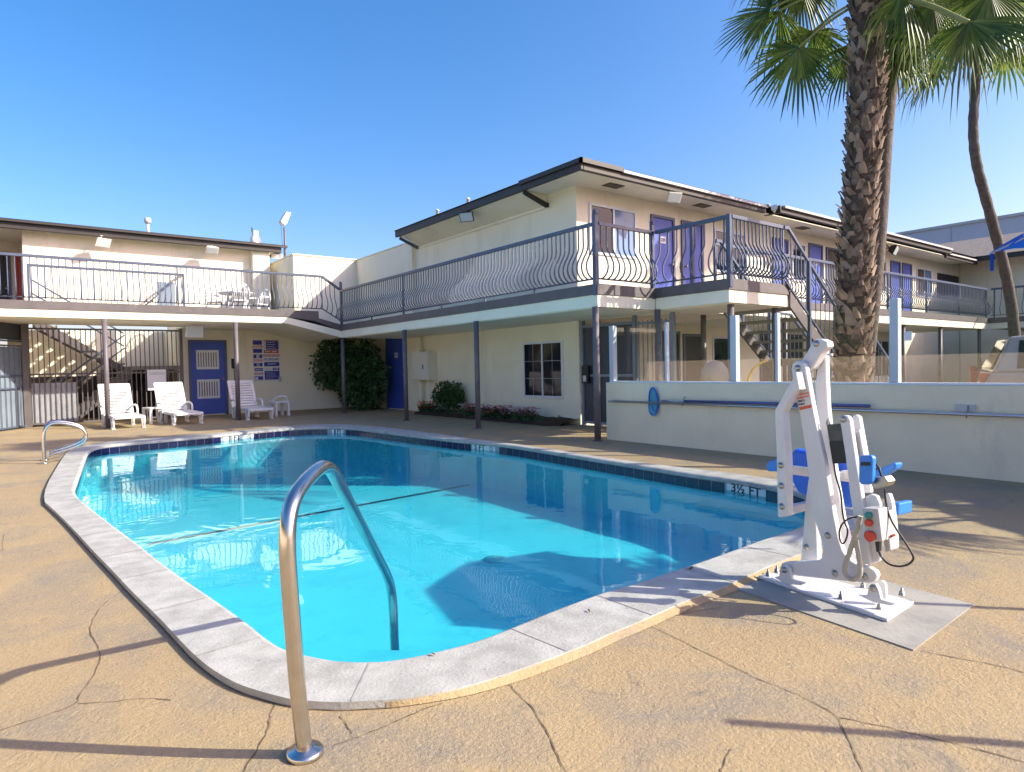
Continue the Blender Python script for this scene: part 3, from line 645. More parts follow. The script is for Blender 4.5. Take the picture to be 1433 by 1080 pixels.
# recess door with red edge
door(lw, (-0.9, 24.198, 2.84), Xr, 0.95, 2.05, m='darkdoor')
door(lw, (0.14, 24.198, 2.84), Xr, 0.14, 2.0, m='redink', fm='redink', knob=0)
# conduit outlet by the signs
MB().box(6.42, 6.5, 19.96, 19.998, 0.9, 1.06).build('outlet_box', M['greybox'], lw)
# ---------------------------------------------------------------- bellied balcony railings
PROF = [(0, 1.0), (0, 0.66), (0.012, 0.58), (0.05, 0.49), (0.10, 0.40), (0.14, 0.30), (0.15, 0.22), (0.135, 0.13), (0.095, 0.06), (0.045, 0.018), (0.0, 0.0)]
def baluster_mb(out, h, r=0.0135):
    o = V(out); return MB().tube([o*x*1.0 + V((0, 0, z*h)) for x, z in PROF], r, 4, smooth=False)
def railing(name, a, b, zb, zt, out, n, m, lab, grp, posts=(), belly=True, cat='railing', wob=0.0, maxn=100, skip=None, rail=0.055):
    """a,b: ends on plan; zb,zt: bottom and top rail heights"""
    a, b = V((a[0], a[1], 0)), V((b[0], b[1], 0)); d = (b-a).normalized(); L = (b-a).length
    t = thing(name, (a.x, a.y, zb), lab, cat, grp)
    MB().bar(a+V((0, 0, zt-0.03)), b+V((0, 0, zt-0.03)), rail, 0.06).build('top_rail', m, t, bevel=0.006)
    MB().bar(a+V((0, 0, zb)), b+V((0, 0, zb)), 0.025, 0.025).build('bottom_rail', m, t)
    h = zt-0.06-zb
    proto = baluster_mb(out, h).build('baluster', m, t, local=True) if belly else MB().tube([(0, 0, 0), (0, 0, h)], 0.0115, 4, smooth=False).build('baluster', m, t, local=True)
    pts = [a+d*(L*(i+0.5)/n) for i in range(n)]
    pts = [p for p in pts if not (skip and skip(p))]
    pts.sort(key=lambda p: (p-EYE).length)
    for i, p in enumerate(pts[:maxn]):
        loc = (p.x-a.x, p.y-a.y, 0)
        if i == 0: proto.location = loc
        else: copy_part(proto, t, loc, rz=random.uniform(-1, 1)*0.03)
    if len(pts) > maxn:
        mb = MB()
        for p in pts[maxn:]:
            q = baluster_mb(out, h) if belly else MB().tube([(0, 0, 0), (0, 0, h)], 0.0085, 4)
            mb.add([V(v)+V((p.x, p.y, zb)) for v in q.v], q.f)
        label(mb.build('baluster', m, t), kind='stuff')
    for s, w, z0, z1 in posts:
        p = a+d*s; MB().box(p.x-w/2, p.x+w/2, p.y-w/2, p.y+w/2, z0, z1).build('post', m, t)
    return t
RG = 'wavy metal railings round the upper walkways'
t1 = railing('balcony_railing', (7.27, 7.2), (7.27, 17.12), 2.56, 3.445, (-1, 0, 0), 92, M['rail'], 'bellied blue grey railing above the pool side walkway with the electric box', RG,
             posts=[(0.0, 0.07, 2.30, 3.56), (6.3, 0.035, 2.48, 3.42), (9.9, 0.06, 2.3, 3.60)]+[(s, 0.03, 2.48, 2.56) for s in (1.5, 3.0, 4.6, 8.0)])
MB().lathe([(0.055, 0), (0.03, 0.012), (0.05, 0.04), (0.02, 0.075), (0.0, 0.09)], (7.27, 7.2, 3.56), 10).build('finial', M['rail'], t1)
MB().lathe([(0.05, 0), (0.03, 0.012), (0.045, 0.04), (0.0, 0.08)], (7.27, 17.1, 3.60), 10).build('finial', M['rail'], t1)
t2 = railing('balcony_railing', (7.31, 7.18), (8.60, 7.18), 2.56, 3.445, (0, -1, 0), 10, M['rail'], 'short bellied railing at the walkway corner beside the landing', RG, posts=[(1.29, 0.055, 2.3, 3.55)])
MB().lathe([(0.05, 0), (0.03, 0.012), (0.045, 0.04), (0.0, 0.08)], (8.60, 7.18, 3.55), 10).build('finial', M['rail'], t2)
railing('balcony_railing', (8.63, 7.13), (8.66, 5.74), 2.56, 3.445, (-1, 0, 0), 8, M['rail'], 'bellied railing on the pool facing end of the stair landing', RG, posts=[(0.72, 0.05, 2.4, 3.42), (1.39, 0.07, 2.35, 3.45)])
railing('balcony_railing', (8.68, 5.72), (10.14, 5.72), 2.56, 3.445, (0, -1, 0), 14, M['rail'], 'bellied railing along the long front of the stair landing', RG, posts=[(1.46, 0.035, 2.48, 3.43)])
railing('balcony_railing', (10.4, 7.2), (25.25, 7.2), 2.56, 3.445, (0, -1, 0), 122, M['rail'], 'long bellied railing running past the palms to the far wing', RG, posts=[(s, 0.045, 2.45, 3.42) for s in (0.0, 2.4, 4.9, 7.4, 9.9, 12.4, 14.8)])
railing('balcony_railing', (25.32, 7.1), (25.32, -10), 2.56, 3.445, (-1, 0, 0), 90, M['rail'], 'bellied railing on the far cross wing behind the curved palm', RG, posts=[(s, 0.045, 2.45, 3.42) for s in (0.1, 3, 6, 9, 12)])
tl = railing('balcony_railing', (6.74, 17.13), (-3.0, 17.13), 2.90, 3.81, (0, -1, 0), 77, M['rail'], 'bellied grey railing along the front of the left terrace', RG,
             posts=[(0.0, 0.02, 2.9, 3.75), (3.56, 0.03, 2.83, 3.78), (7.7, 0.03, 2.83, 3.78)])
# its sloping end down to the corner post
MB().bar((6.74, 17.13, 3.785), (7.24, 17.13, 3.46), 0.055, 0.06).build('top_rail', M['rail'], tl); MB().bar((6.74, 17.13, 2.90), (7.24, 17.13, 2.60), 0.025, 0.025).build('bottom_rail', M['rail'], tl)
for k in range(3):
    x = 6.84+k*0.13; zb = 2.90-(x-6.74)*0.6; zt = 3.76-(x-6.74)*0.65; q = baluster_mb((0, -1, 0), zt-zb)
    MB().add([V(v)+V((x, 17.13, zb)) for v in q.v], q.f).build('baluster', M['rail'], tl)
# guard round the stair opening on the terrace
gl = railing('guard_railing', (0.36, 19.36), (3.74, 19.36), 2.95, 3.92, (0, 0, 0), 27, M['rail'], 'straight barred guard rail round the stair opening on the terrace', None, posts=[(0.0, 0.05, 2.83, 3.92), (3.38, 0.05, 2.83, 3.92)], belly=False)
MB().box(3.25, 3.72, 20.4, 20.43, 2.84, 3.8).build('gate_leaf', M['gate'], gl)
MB().bar((3.74, 19.4, 3.9), (3.74, 21.9, 3.9), 0.05, 0.05).build('side_rail', M['rail'], gl)

# ---------------------------------------------------------------- stairs
def stair(t, p0, p1, wv, n, m, top=0.03, depth=0.27, sd=0.24, stm=None):
    """flight from p0 (top) to p1 (bottom); wv: vector across"""
    p0, p1, wv = V(p0), V(p1), V(wv); d = p1-p0; h = V((d.x, d.y, 0)).normalized()
    for s in (0, 1):
        q = p0+wv*s; r = p1+wv*s; e = wv.normalized()*0.04*(1 if s else -1)
        MB().prism([q+V((0, 0, -0.02)), r+V((0, 0, -0.02)), r+V((0, 0, -sd)), q+V((0, 0, -sd-0.05))], e).build('stringer', stm or m, t)
    for i in range(n):
        c = p0+d*((i+0.5)/n)
        MB().prism([c-h*depth/2, c+h*depth/2, c+h*depth/2+V((0, 0, -0.05)), c-h*depth/2+V((0, 0, -0.05))], wv).build('tread', M['conc'], t)
def hand(t, pts, r, m, n): 
    MB().tube(pts, r, 6).build('handrail', m, t)
st = thing('staircase', (10.3, 5.72, 0), 'outdoor metal staircase with concrete treads coming down beside the thick palm', 'staircase')
wv = (0, 1.22, 0)
stair(st, (10.34, 5.74, 2.40), (12.0, 5.74, 1.16), wv, 7, M['trim']); 
MB().box(12.0, 12.7, 5.72, 6.98, 1.12, 1.24).build('mid_landing', M['conc'], st)
stair(st, (12.7, 5.74, 1.14), (14.35, 5.74, 0.02), wv, 6, M['trim'])
MB().box(12.3, 12.38, 6.2, 6.28, 0, 1.12).build('post', M['trim'], st)
for y in (5.70, 7.0):
    MB().bar((10.14, y, 3.415), (10.3, y, 3.415), 0.05, 0.05).build('handrail', M['rail'], st)
    MB().bar((10.3, y, 3.40), (11.9, y, 2.19), 0.045, 0.045).build('handrail', M['rail'], st)
    MB().bar((11.9, y, 2.19), (12.7, y, 2.16), 0.045, 0.045).build('handrail', M['rail'], st); MB().bar((12.7, y, 2.16), (14.4, y, 1.0), 0.045, 0.045).build('handrail', M['rail'], st)
    MB().bar((10.2, y, 2.52), (11.9, y, 1.30), 0.03, 0.03).build('bottom_rail', M['rail'], st); MB().bar((12.7, y, 1.27), (14.4, y, 0.12), 0.03, 0.03).build('bottom_rail', M['rail'], st)
    for x, z0, z1 in ((10.95, 0.0 if y < 6 else 1.9, 2.93), (11.9, 1.1, 2.2), (14.38, 0, 1.0)): MB().box(x-0.03, x+0.03, y-0.03, y+0.03, z0, z1).build('post', M['rail'], st)
    bl = None
    for i in range(25):
        x = 10.36+i*0.165
        if x < 11.9: zb, zt = 2.52-(x-10.2)*0.718, 3.40-(x-10.3)*0.756
        elif x < 12.7: zb, zt = 1.28, 2.17
        else: zb, zt = 1.27-(x-12.7)*0.676, 2.16-(x-12.7)*0.68
        if bl is None: bl = MB().tube([(0, 0, 0), (0, 0, 0.88)], 0.009, 4, smooth=False).build('baluster', M['rail'], st, local=True)
        q = bl if i == 0 and y < 6 and bl.location.length == 0 else copy_part(bl, st)
        q.location = (x-10.3, y-5.72, zb)
# switchback stair in the left bay
sl = thing('staircase', (0.5, 19.6, 0), 'switchback metal stair behind the black bars of the left bay', 'staircase')
stair(sl, (0.45, 20.75, 2.80), (2.45, 20.75, 1.45), (0, 0.95, 0), 8, M['trim'])
MB().box(2.45, 3.62, 19.5, 21.75, 1.33, 1.43).build('mid_landing', M['conc'], sl)
stair(sl, (2.45, 19.55, 1.40), (0.95, 19.55, 0.05), (0, 0.95, 0), 8, M['trim'])
for zz in (0, -0.35):
    MB().bar((0.45, 20.7, 3.7+zz), (2.45, 20.7, 2.35+zz), 0.04, 0.04).build('handrail', M['rail'], sl)
    MB().bar((2.45, 20.6, 2.3+zz), (0.8, 20.6, 0.95+zz), 0.04, 0.04).build('handrail', M['rail'], sl)
MB().bar((2.45, 19.5, 1.35), (0.9, 19.5, 0.0), 0.05, 0.2).build('stringer', M['trim'], sl)
MB().bar((3.74, 21.0, 3.85), (2.6, 21.0, 2.75), 0.04, 0.04).build('handrail', M['rail'], sl)

# ---------------------------------------------------------------- black bar fence across the stair bay
fe = thing('metal_fence', (0.3, 19.2, 0), 'tall dark barred fence closing the stair bay behind the white loungers', 'fence')
for z in (0.07, 1.26, 2.36): MB().bar((0.3, 19.2, z), (3.62, 19.2, z), 0.03, 0.04).build('rail', M['trim'], fe)
MB().box(0.25, 0.32, 19.16, 19.24, 0, 2.46).build('post', M['trim'], fe); MB().box(3.56, 3.63, 19.16, 19.24, 0, 2.42).build('post', M['trim'], fe)
pk = MB().box(-0.011, 0.011, -0.011, 0.011, 0.05, 2.38).build('picket', M['trim'], fe, local=True)
for i in range(31):
    q = pk if i == 0 else copy_part(pk, fe); q.location = (0.08+i*0.107, 0, 0)
MB().box(0.33, 1.22, 19.215, 19.222, 0.09, 1.05).build('mesh_panel', M['mesh'], fe)
sg = MB().obox((3.0-0.02, 19.15, 1.06), (1, 0, 0), (0, 1, 0), (0, 0, 1), 0.22, 0.012, 0.27).build('notice_board', M['signw'], base=True, lab='blank white notice board hung on the dark bars between two loungers', cat='sign')
for k in range(2): 
    MB().box(2.78+0.03, 3.17, 19.134, 19.1365, 1.20+k*0.035, 1.218+k*0.035).build('text_line', M['greybox'], sg)
# plinth of a planter seen low between the bars
# ---------------------------------------------------------------- far left gate
a, b = V((0.24, 19.3, 0)), V((-0.95, 17.25, 0)); dd = (b-a).normalized(); nn = V((dd.y, -dd.x, 0)); nn = nn if nn.y < 0 else -nn
gt = thing('entrance_gate', (a.x, a.y, 0), 'full height slate blue sheet metal gate at the left edge under the terrace', 'gate')
L = (b-a).length; c = (a+b)/2
MB().obox(c+V((0, 0, 0.98)), dd, nn, (0, 0, 1), L/2, 0.012, 0.92).build('sheet_panel', M['gate'], gt)
MB().obox(c+V((0, 0, 2.26)), dd, nn, (0, 0, 1), L/2, 0.012, 0.19).build('upper_panel', M['plate'], gt)
for z in (0.05, 0.94, 1.24, 1.93, 2.04): MB().bar(a+nn*0.04+V((0, 0, z)), b+nn*0.04+V((0, 0, z)), 0.03, 0.035).build('rail', M['rail'], gt)
for i in range(13):
    p = a+dd*(0.12+i*0.18)+nn*0.04; MB().bar(p+V((0, 0, 0.05)), p+V((0, 0, 1.92)), 0.014, 0.014).build('picket', M['rail'], gt)
MB().box(0.17, 0.29, 19.1, 19.18, 0, 2.46).build('post', M['trim'], gt)
MB().obox(a+dd*0.1+nn*0.09+V((0, 0, 1.1)), dd, nn, (0, 0, 1), 0.05, 0.04, 0.16).build('lock_box', M['bolt'], gt)

# ---------------------------------------------------------------- dark gate beside the pool wall
g2 = thing('metal_gate', (9.15, 9.45, 0), 'dark slate metal gate between the building corner and the low white wall', 'gate')
MB().box(9.13, 9.16, 8.05, 9.44, 0.08, 2.0).build('mesh_panel', M['plate'], g2)
for z in (0.06, 1.0, 1.98): MB().box(9.10, 9.17, 8.06, 9.42, z-0.025, z+0.025).build('rail', M['gate'], g2)
for y in (9.44, 9.0, 8.06): MB().box(9.09, 9.17, y-0.03, y+0.03, 0, 2.08).lathe([(0.045, 0), (0.045, 0.03), (0.0, 0.06)], (9.13, y, 2.08), 8).build('post', M['gate'], g2)
MB().box(9.04, 9.09, 9.22, 9.40, 0.85, 1.2).build('lock_plate', M['black'], g2); MB().box(9.03, 9.039, 9.27, 9.36, 0.88, 1.0).build('lock', M['greybox'], g2)
g3 = thing('metal_fence', (9.15, 8.0, 0), 'dark barred fence panel behind the first glass screen pane', 'fence')
for z in (0.1, 1.95): MB().box(9.13, 9.17, 7.2, 8.02, z-0.02, z+0.02).build('rail', M['gate'], g3)
for i in range(8): MB().box(9.14, 9.16, 7.24+i*0.105, 7.26+i*0.105, 0.05, 2.0).build('picket', M['gate'], g3)
for y in (7.2,): MB().box(9.10, 9.18, y-0.04, y+0.04, 0, 2.05).lathe([(0.05, 0), (0.05, 0.03), (0.0, 0.07)], (9.14, y, 2.05), 8).build('post', M['gate'], g3)

# ---------------------------------------------------------------- low pool wall with the glass screen
pw = thing('pool_wall', (7.56, 7.3, 0), 'low white stucco wall along the right side of the pool deck', 'wall')
B(7.56, 7.76, -6, 7.3, -0.05, 0.92).build('wall', M['poolwall'], pw)
gs = thing('glass_screen', (7.63, 7.25, 0.92), 'clear glass wind screen with white posts on top of the low wall', 'glass screen')
B(7.58, 7.68, -6, 7.24, 0.922, 0.945).build('sill_channel', M['frame'], gs)
py = [7.2, 4.99, 3.01, 1.0, -1.0, -3.0]
for y in py: B(7.585, 7.675, y-0.045, y+0.045, 0.946, 1.825 if y > 4 else 1.86).build('screen_post', M['screenpost'], gs, bevel=0.006)
for y in (6.12, 4.38): B(7.60, 7.66, y-0.018, y+0.018, 0.946, 1.81).build('joint_post', M['screenpost'], gs)
ys = [7.2, 6.12, 4.99, 4.38, 3.01, 1.0, -1.0, -3.0]
for y0, y1 in zip(ys, ys[1:]):
    MB().box(7.626, 7.634, y1+0.05, y0-0.05, 0.947, 1.80).build('glass_pane', M['glass'], gs)
pn = MB(); 
p = onx((1271, 470), 7.61)
MB().obox(p, (0, 1, 0), (1, 0, 0), (0, 0, 1), 0.035, 0.0015, 0.05).build('paper_notice', M['signw'], lab='small white paper notice stuck to the glass beside the tall white post', cat='notice')
B(7.53, 7.558, 2.24, 2.42, 0.66, 0.73).build('wall_bracket', M['greybox'], pw); 
for k in range(3): pass
# poles on the wall
ap = thing('pool_pole', (7.5, 7.19, 0.63), 'long plain aluminium pole hung along the low white wall', 'pole')
MB().tube([(7.50, 7.19, 0.625), (7.50, 0.5, 0.64)], 0.017, 10).build('tube', M['alu'], ap); MB().lathe([(0.012, 0), (0.018, 0.03), (0.018, 0.08)], (7.5, 7.19, 0.625), 10, (0, -1, 0)).build('end_cap', M['greybox'], ap)
for y in (5.75, 2.3): MB().tube([(7.558, y, 0.72), (7.53, y, 0.72), (7.49, y, 0.60), (7.48, y, 0.60), (7.475, y, 0.66)], 0.006, 6).build('hook', M['bolt'], ap)
sn = thing('leaf_skimmer', (7.5, 6.3, 0.66), 'blue leaf skimmer net on a blue pole leaning on the low wall', 'pool net')
MB().tube([(7.495, 5.72, 0.668), (7.50, 3.22, 0.685)], 0.019, 10).build('pole', M['bluepole'], sn); MB().tube([(7.495, 6.12, 0.665), (7.495, 5.7, 0.668)], 0.014, 10).build('sleeve', M['alu'], sn)
fr = [V((7.535-0.03*abs(sin(k*2*pi/24)), 6.30+0.09*cos(k*2*pi/24)*(1-0.12*sin(k*2*pi/24)), 0.645+0.205*sin(k*2*pi/24))) for k in range(25)]
MB().tube(fr, 0.011, 8).build('hoop', M['bluepl'], sn)
mb = MB(); n = 24
vs = [V((7.535, 6.30, 0.645))]+fr[:24]; mb.add([vs[0]+V((0.015, 0, 0))]+vs[1:], [(0, i+1, (i+1) % n+1) for i in range(n)], True)
mb.add([fr[8], fr[9]+V((-0.01, 0.05, 0.01)), fr[11]+V((-0.012, 0.10, 0.0)), fr[13]+V((-0.012, 0.075, -0.07)), fr[14]+V((-0.01, 0.02, -0.02)), fr[12]+V((-0.03, 0, 0))], [(0, 1, 5), (1, 2, 5), (2, 3, 5), (3, 4, 5)])
mb.add([fr[23], fr[23]+V((-0.012, -0.05, -0.01)), fr[21]+V((-0.02, -0.12, -0.03)), fr[19]+V((-0.012, -0.10, -0.02)), fr[19], fr[21]+V((-0.035, -0.03, 0))], [(0, 1, 5), (1, 2, 5), (2, 3, 5), (3, 4, 5)])
mb.build('net_bag', M['net'], sn)
# block wall round the other side of the pool (outside the picture, mirrored in the glass)
MB().box(-4.3, -4.1, -9, 16.5, -0.05, 1.3).build('perimeter_wall', M['beigewall'], lab='low tan wall mirrored in the lower half of the glass screen', cat='wall')
# ---------------------------------------------------------------- floodlights
def flood(loc, dirv, lab, size=0.13, m='fixt', arm=None, grp='floodlights fixed to the motel'):
    t = thing('floodlight', loc, lab, 'floodlight', grp); c = V(loc); f = V(dirv).normalized(); s = f.cross(V((0, 0, 1))).normalized(); u = s.cross(f)
    mb = MB(); w, h, d = size*1.25, size*0.85, size*0.5
    P = [c+f*d+s*i*w+u*j*h for i, j in ((-1, -1), (1, -1), (1, 1), (-1, 1))]; Q = [c-f*d+s*i*w*0.6+u*j*h*0.55 for i, j in ((-1, -1), (1, -1), (1, 1), (-1, 1))]
    mb.add(P+Q, [(0, 1, 2, 3), (7, 6, 5, 4)]+[(i, (i+1) % 4, (i+1) % 4+4, i+4) for i in range(4)]); mb.build('housing', M[m], t, bevel=0.008)
    MB().obox(c+f*(d+0.004), s, u, f, w*0.86, h*0.82, 0.003).build('lens', M['lens'], t)
    if arm: MB().tube([c-f*d*0.8, c-f*d*0.8+(V(arm)-c)*0.5, V(arm)], 0.016, 8).lathe([(0.05, 0), (0.05, 0.02)], arm, 10, (0, 0, 1)).build('arm', M[m], t)
    return t
flood((2.10, 21.5, 4.98), (0.5, -1, -0.7), 'left floodlight under the roof edge above the stair guard rail', 0.16, arm=(2.1, 21.6, 5.14))
flood((4.98, 21.5, 5.04), (0.05, -1, -0.9), 'flat cream floodlight under the left roof near the pilaster', 0.15, arm=(5.0, 21.6, 5.14))
flood((3.65, 17.9, 2.28), (0.1, -1, -0.25), 'white floodlight under the terrace slab beside the blue louvred door', 0.17, 'white', arm=(3.65, 17.95, 2.47))
p = ony((652, 300), 13.6); p = onx((654, 302), 8.42)
flood(p, (-0.75, -0.5, -0.55), 'dark floodlight on the sloping eave panel facing the pool', 0.14, 'black', arm=p+V((0.2, 0.0, 0.2)))
p = ony((942, 275), 8.72); flood(p, (-0.35, -1, -0.6), 'white floodlight under the eave above the short corner railing', 0.13, arm=p+V((0.03, 0.12, 0.12)))
p = ony((1083, 291), 8.45); flood(p, (0.5, -1, -0.6), 'small floodlight at the step in the roof edge above the stairs', 0.10, arm=p+V((0, 0.15, 0.1)))
p = ony((1250, 349), 8.75); flood(p, (0.2, -1, -0.5), 'black rimmed floodlight under the eave just right of the thick palm', 0.19, 'black', arm=p+V((0, 0.2, 0.2)))
# light on a pole behind the stair block
p0 = onx((399.5, 360), 7.1); p0 = ony((399.5, 360), 21.6); pt = ony((398, 318), 21.6)
lp = thing('light_pole', (p0.x, p0.y, 4.6), 'white floodlight on a thin dark pole above the stair block', 'light pole')
MB().tube([(p0.x, p0.y, 4.5), pt], 0.035, 10).build('pole', M['post'], lp)
c = ony((399.5, 308), 21.6); s = 0.019*24/1.0
MB().prism([ony(q, 21.55) for q in ((393, 309), (401, 296), (407.5, 297.5), (402, 312), (399, 315), (394, 311))], (0, 0.26, 0)).build('lamp_head', M['white'], lp, bevel=0.01)
MB().tube([ony((393, 310), 21.6), ony((394.5, 335), 21.6), ony((398, 359), 21.6)], 0.006, 5).build('cable', M['black'], lp)
# roof vents
p = ony((207, 317), 22.6)
rv = thing('roof_vent', (p.x, p.y, p.z-0.3), 'small capped pipe vent on the left roof', 'roof vent')
MB().tube([p+V((0, 0, -0.3)), p+V((0, 0, 0.12))], 0.045, 10).build('pipe', M['frame'], rv); MB().lathe([(0.08, 0), (0.1, 0.06), (0.09, 0.16), (0.03, 0.18)], p+V((0, 0, 0.1)), 12).build('cap', M['greybox'], rv)
p = ony((357.5, 334), 22.4)
rv = thing('roof_vent', (p.x, p.y, p.z-0.3), 'squat white roof vent above the left pilaster', 'roof vent')
MB().lathe([(0.2, -0.3), (0.17, 0.0), (0.11, 0.12), (0.11, 0.24), (0.09, 0.26)], p, 14).build('stack', M['white'], rv); MB().tube([p+V((-0.1, 0, 0.2)), p+V((-0.1, 0, 0.36))], 0.02, 6).build('pin', M['roof'], rv)
for px in ((612, 296), (655, 280)):
    q = onx(px, 8.9); MB().lathe([(0.04, -0.2), (0.04, 0.02), (0.06, 0.03), (0.03, 0.06)], q, 8).build('roof_vent', M['frame'], lab='tiny white pipe vent on the roof edge nearer the %s' % ('downpipe' if px[0] < 630 else 'dark floodlight'), cat='roof vent', group='tiny pipe vents on the central roof')
# ---------------------------------------------------------------- electric box with conduits
eb = thing('electric_box', (9.0, 15.5, 0.9), 'cream electric box with conduits on the pool side wall', 'electric box')
MB().box(8.80, 9.098, 15.08, 15.95, 0.90, 1.68).build('cabinet', M['fixt'], eb, bevel=0.01); MB().box(8.788, 8.80, 15.12, 15.91, 0.95, 1.62).build('cabinet_door', M['fixt'], eb); MB().box(8.78, 8.788, 15.28, 15.34, 1.2, 1.32).build('latch', M['bolt'], eb)
for y, z0, z1, r in ((15.78, 0, 0.9, 0.045), (15.3, 0, 0.9, 0.022), (15.78, 1.68, 2.1, 0.05), (15.4, 1.68, 1.95, 0.015)): MB().tube([(8.98, y, z0), (8.98, y, z1)], r, 8).build('conduit', M['wall'], eb)
# wall phone
ph = thing('wall_phone', (5.12, 19.98, 1.0), 'black wall phone with hanging cord beside the louvred blue door', 'phone')
MB().box(5.06, 5.17, 19.93, 19.998, 1.33, 1.62).build('housing', M['black'], ph, bevel=0.015); MB().box(5.075, 5.155, 19.90, 19.928, 1.38, 1.58).build('handset', M['black'], ph, bevel=0.012)
MB().tube([(5.12, 19.96, 1.33), (5.13, 19.96, 1.1), (5.12, 19.965, 0.92), (5.11, 19.965, 1.0)], 0.008, 6).build('cord', M['black'], ph)
# ---------------------------------------------------------------- pool rule signs
def sign(x0, x1, y0, y1, lab):
    a, b = ony((x0, y1), 19.985), ony((x1, y0), 19.985)
    return thing_mesh(a, b, lab)
def thing_mesh(a, b, lab):
    o = MB().box(a.x, b.x, 19.985, 19.997, a.z, b.z).build('pool_sign', M['signw'], lab=lab, cat='sign', group='pool rule signs on the back wall'); return o, a.x, b.x, a.z, b.z
def band(s, u0, u1, v0, v1, m, out=0.0):
    o, x0, x1, z0, z1 = s; W, Hh = x1-x0, z1-z0
    return MB().box(x0+u0*W, x0+u1*W, 19.9835-out, 19.9845-out, z0+v0*Hh, z0+v1*Hh).build('printed_band', M[m], o)
def wr(s, txt, u, v, size, m, sx=1.0):
    o, x0, x1, z0, z1 = s; text(o, txt, (x0+u*(x1-x0), 19.983, z0+v*(z1-z0)), (1, 0, 0), (0, 0, 1), size, M[m], out=0.001, sx=sx)
s1 = sign(353.5, 367, 475.5, 494.5, 'blue and white sign with a red CAUTION line, top left of the six'); band(s1, 0.05, 0.95, 0.64, 0.96, 'blueink'); band(s1, 0.05, 0.95, 0.04, 0.34, 'blueink'); wr(s1, 'CAUTION', 0.5, 0.49, 0.10, 'redink', 0.72)
s2 = sign(368.5, 390, 475.5, 494.5, 'blue text sign with a dark red bottom band, top right of the six'); band(s2, 0.03, 0.97, 0.93, 0.98, 'redink'); band(s2, 0.18, 0.97, 0.27, 0.91, 'blueink'); band(s2, 0.03, 0.97, 0.03, 0.24, 'redink')
for k in range(4): band(s2, 0.24, 0.8-0.08*(k % 2), 0.36+k*0.14, 0.40+k*0.14, 'greybox', 0.0012)
for k in range(3): band(s2, 0.05, 0.14, 0.34+k*0.2, 0.46+k*0.2, 'greybox', 0.0012)
band(s2, 0.1, 0.45, 0.11, 0.16, 'signw', 0.0012); band(s2, 0.55, 0.85, 0.10, 0.17, 'signw', 0.0012)
s3 = sign(354.5, 367.5, 495.5, 513, 'NO DIVING sign with blue squares, middle left of the six'); band(s3, 0.05, 0.95, 0.68, 0.98, 'blueink'); band(s3, 0.05, 0.95, 0.02, 0.30, 'blueink'); wr(s3, 'DIVING', 0.5, 0.49, 0.105, 'redink', 0.85); band(s3, 0.34, 0.66, 0.72, 0.94, 'signw', 0.0012); wr(s3, 'NO', 0.5, 0.83, 0.05, 'blueink')
o, x0, x1, z0, z1 = s3; cc = V(((x0+x1)/2, 19.981, z0+0.16*(z1-z0)))
MB().tube([cc+V((0.04*cos(k*pi/8), 0, 0.04*sin(k*pi/8))) for k in range(17)], 0.006, 5).bar(cc+V((-0.028, 0, 0.028)), cc+V((0.028, 0, -0.028)), 0.006, 0.008).build('no_diving_symbol', M['signw'], o)
s4 = sign(369, 391, 495, 513, 'WARNING no lifeguard sign in red and blue, middle right of the six'); wr(s4, 'WARNING!', 0.5, 0.86, 0.115, 'redink', 0.9); wr(s4, 'NO LIFEGUARD', 0.5, 0.56, 0.10, 'blueink', 0.62); band(s4, 0.03, 0.97, 0.03, 0.36, 'blueink'); wr(s4, 'ON DUTY', 0.5, 0.20, 0.055, 'signw')
s5 = sign(356, 368.5, 514, 532.5, 'CAPACITY sign with blue and red lines, bottom left of the six'); band(s5, 0.05, 0.95, 0.72, 0.96, 'blueink'); wr(s5, 'CAPACITY', 0.5, 0.84, 0.05, 'signw', 0.9); wr(s5, 'MAXIMUM', 0.5, 0.52, 0.085, 'redink', 0.65); band(s5, 0.05, 0.95, 0.05, 0.32, 'blueink'); band(s5, 0.1, 0.4, 0.08, 0.26, 'signw', 0.0012)
s6 = sign(370, 391.5, 513.5, 532, 'pool rules sign with big blue text panel, bottom right of the six'); wr(s6, 'POOL', 0.27, 0.86, 0.06, 'greybox'); band(s6, 0.55, 0.97, 0.77, 0.96, 'blueink'); wr(s6, 'RULES', 0.76, 0.865, 0.055, 'signw', 0.8); band(s6, 0.03, 0.97, 0.04, 0.72, 'blueink')
for k in range(5): band(s6, 0.1, 0.6+0.07*((k*3) % 4), 0.14+k*0.115, 0.165+k*0.115, 'greybox', 0.0012)
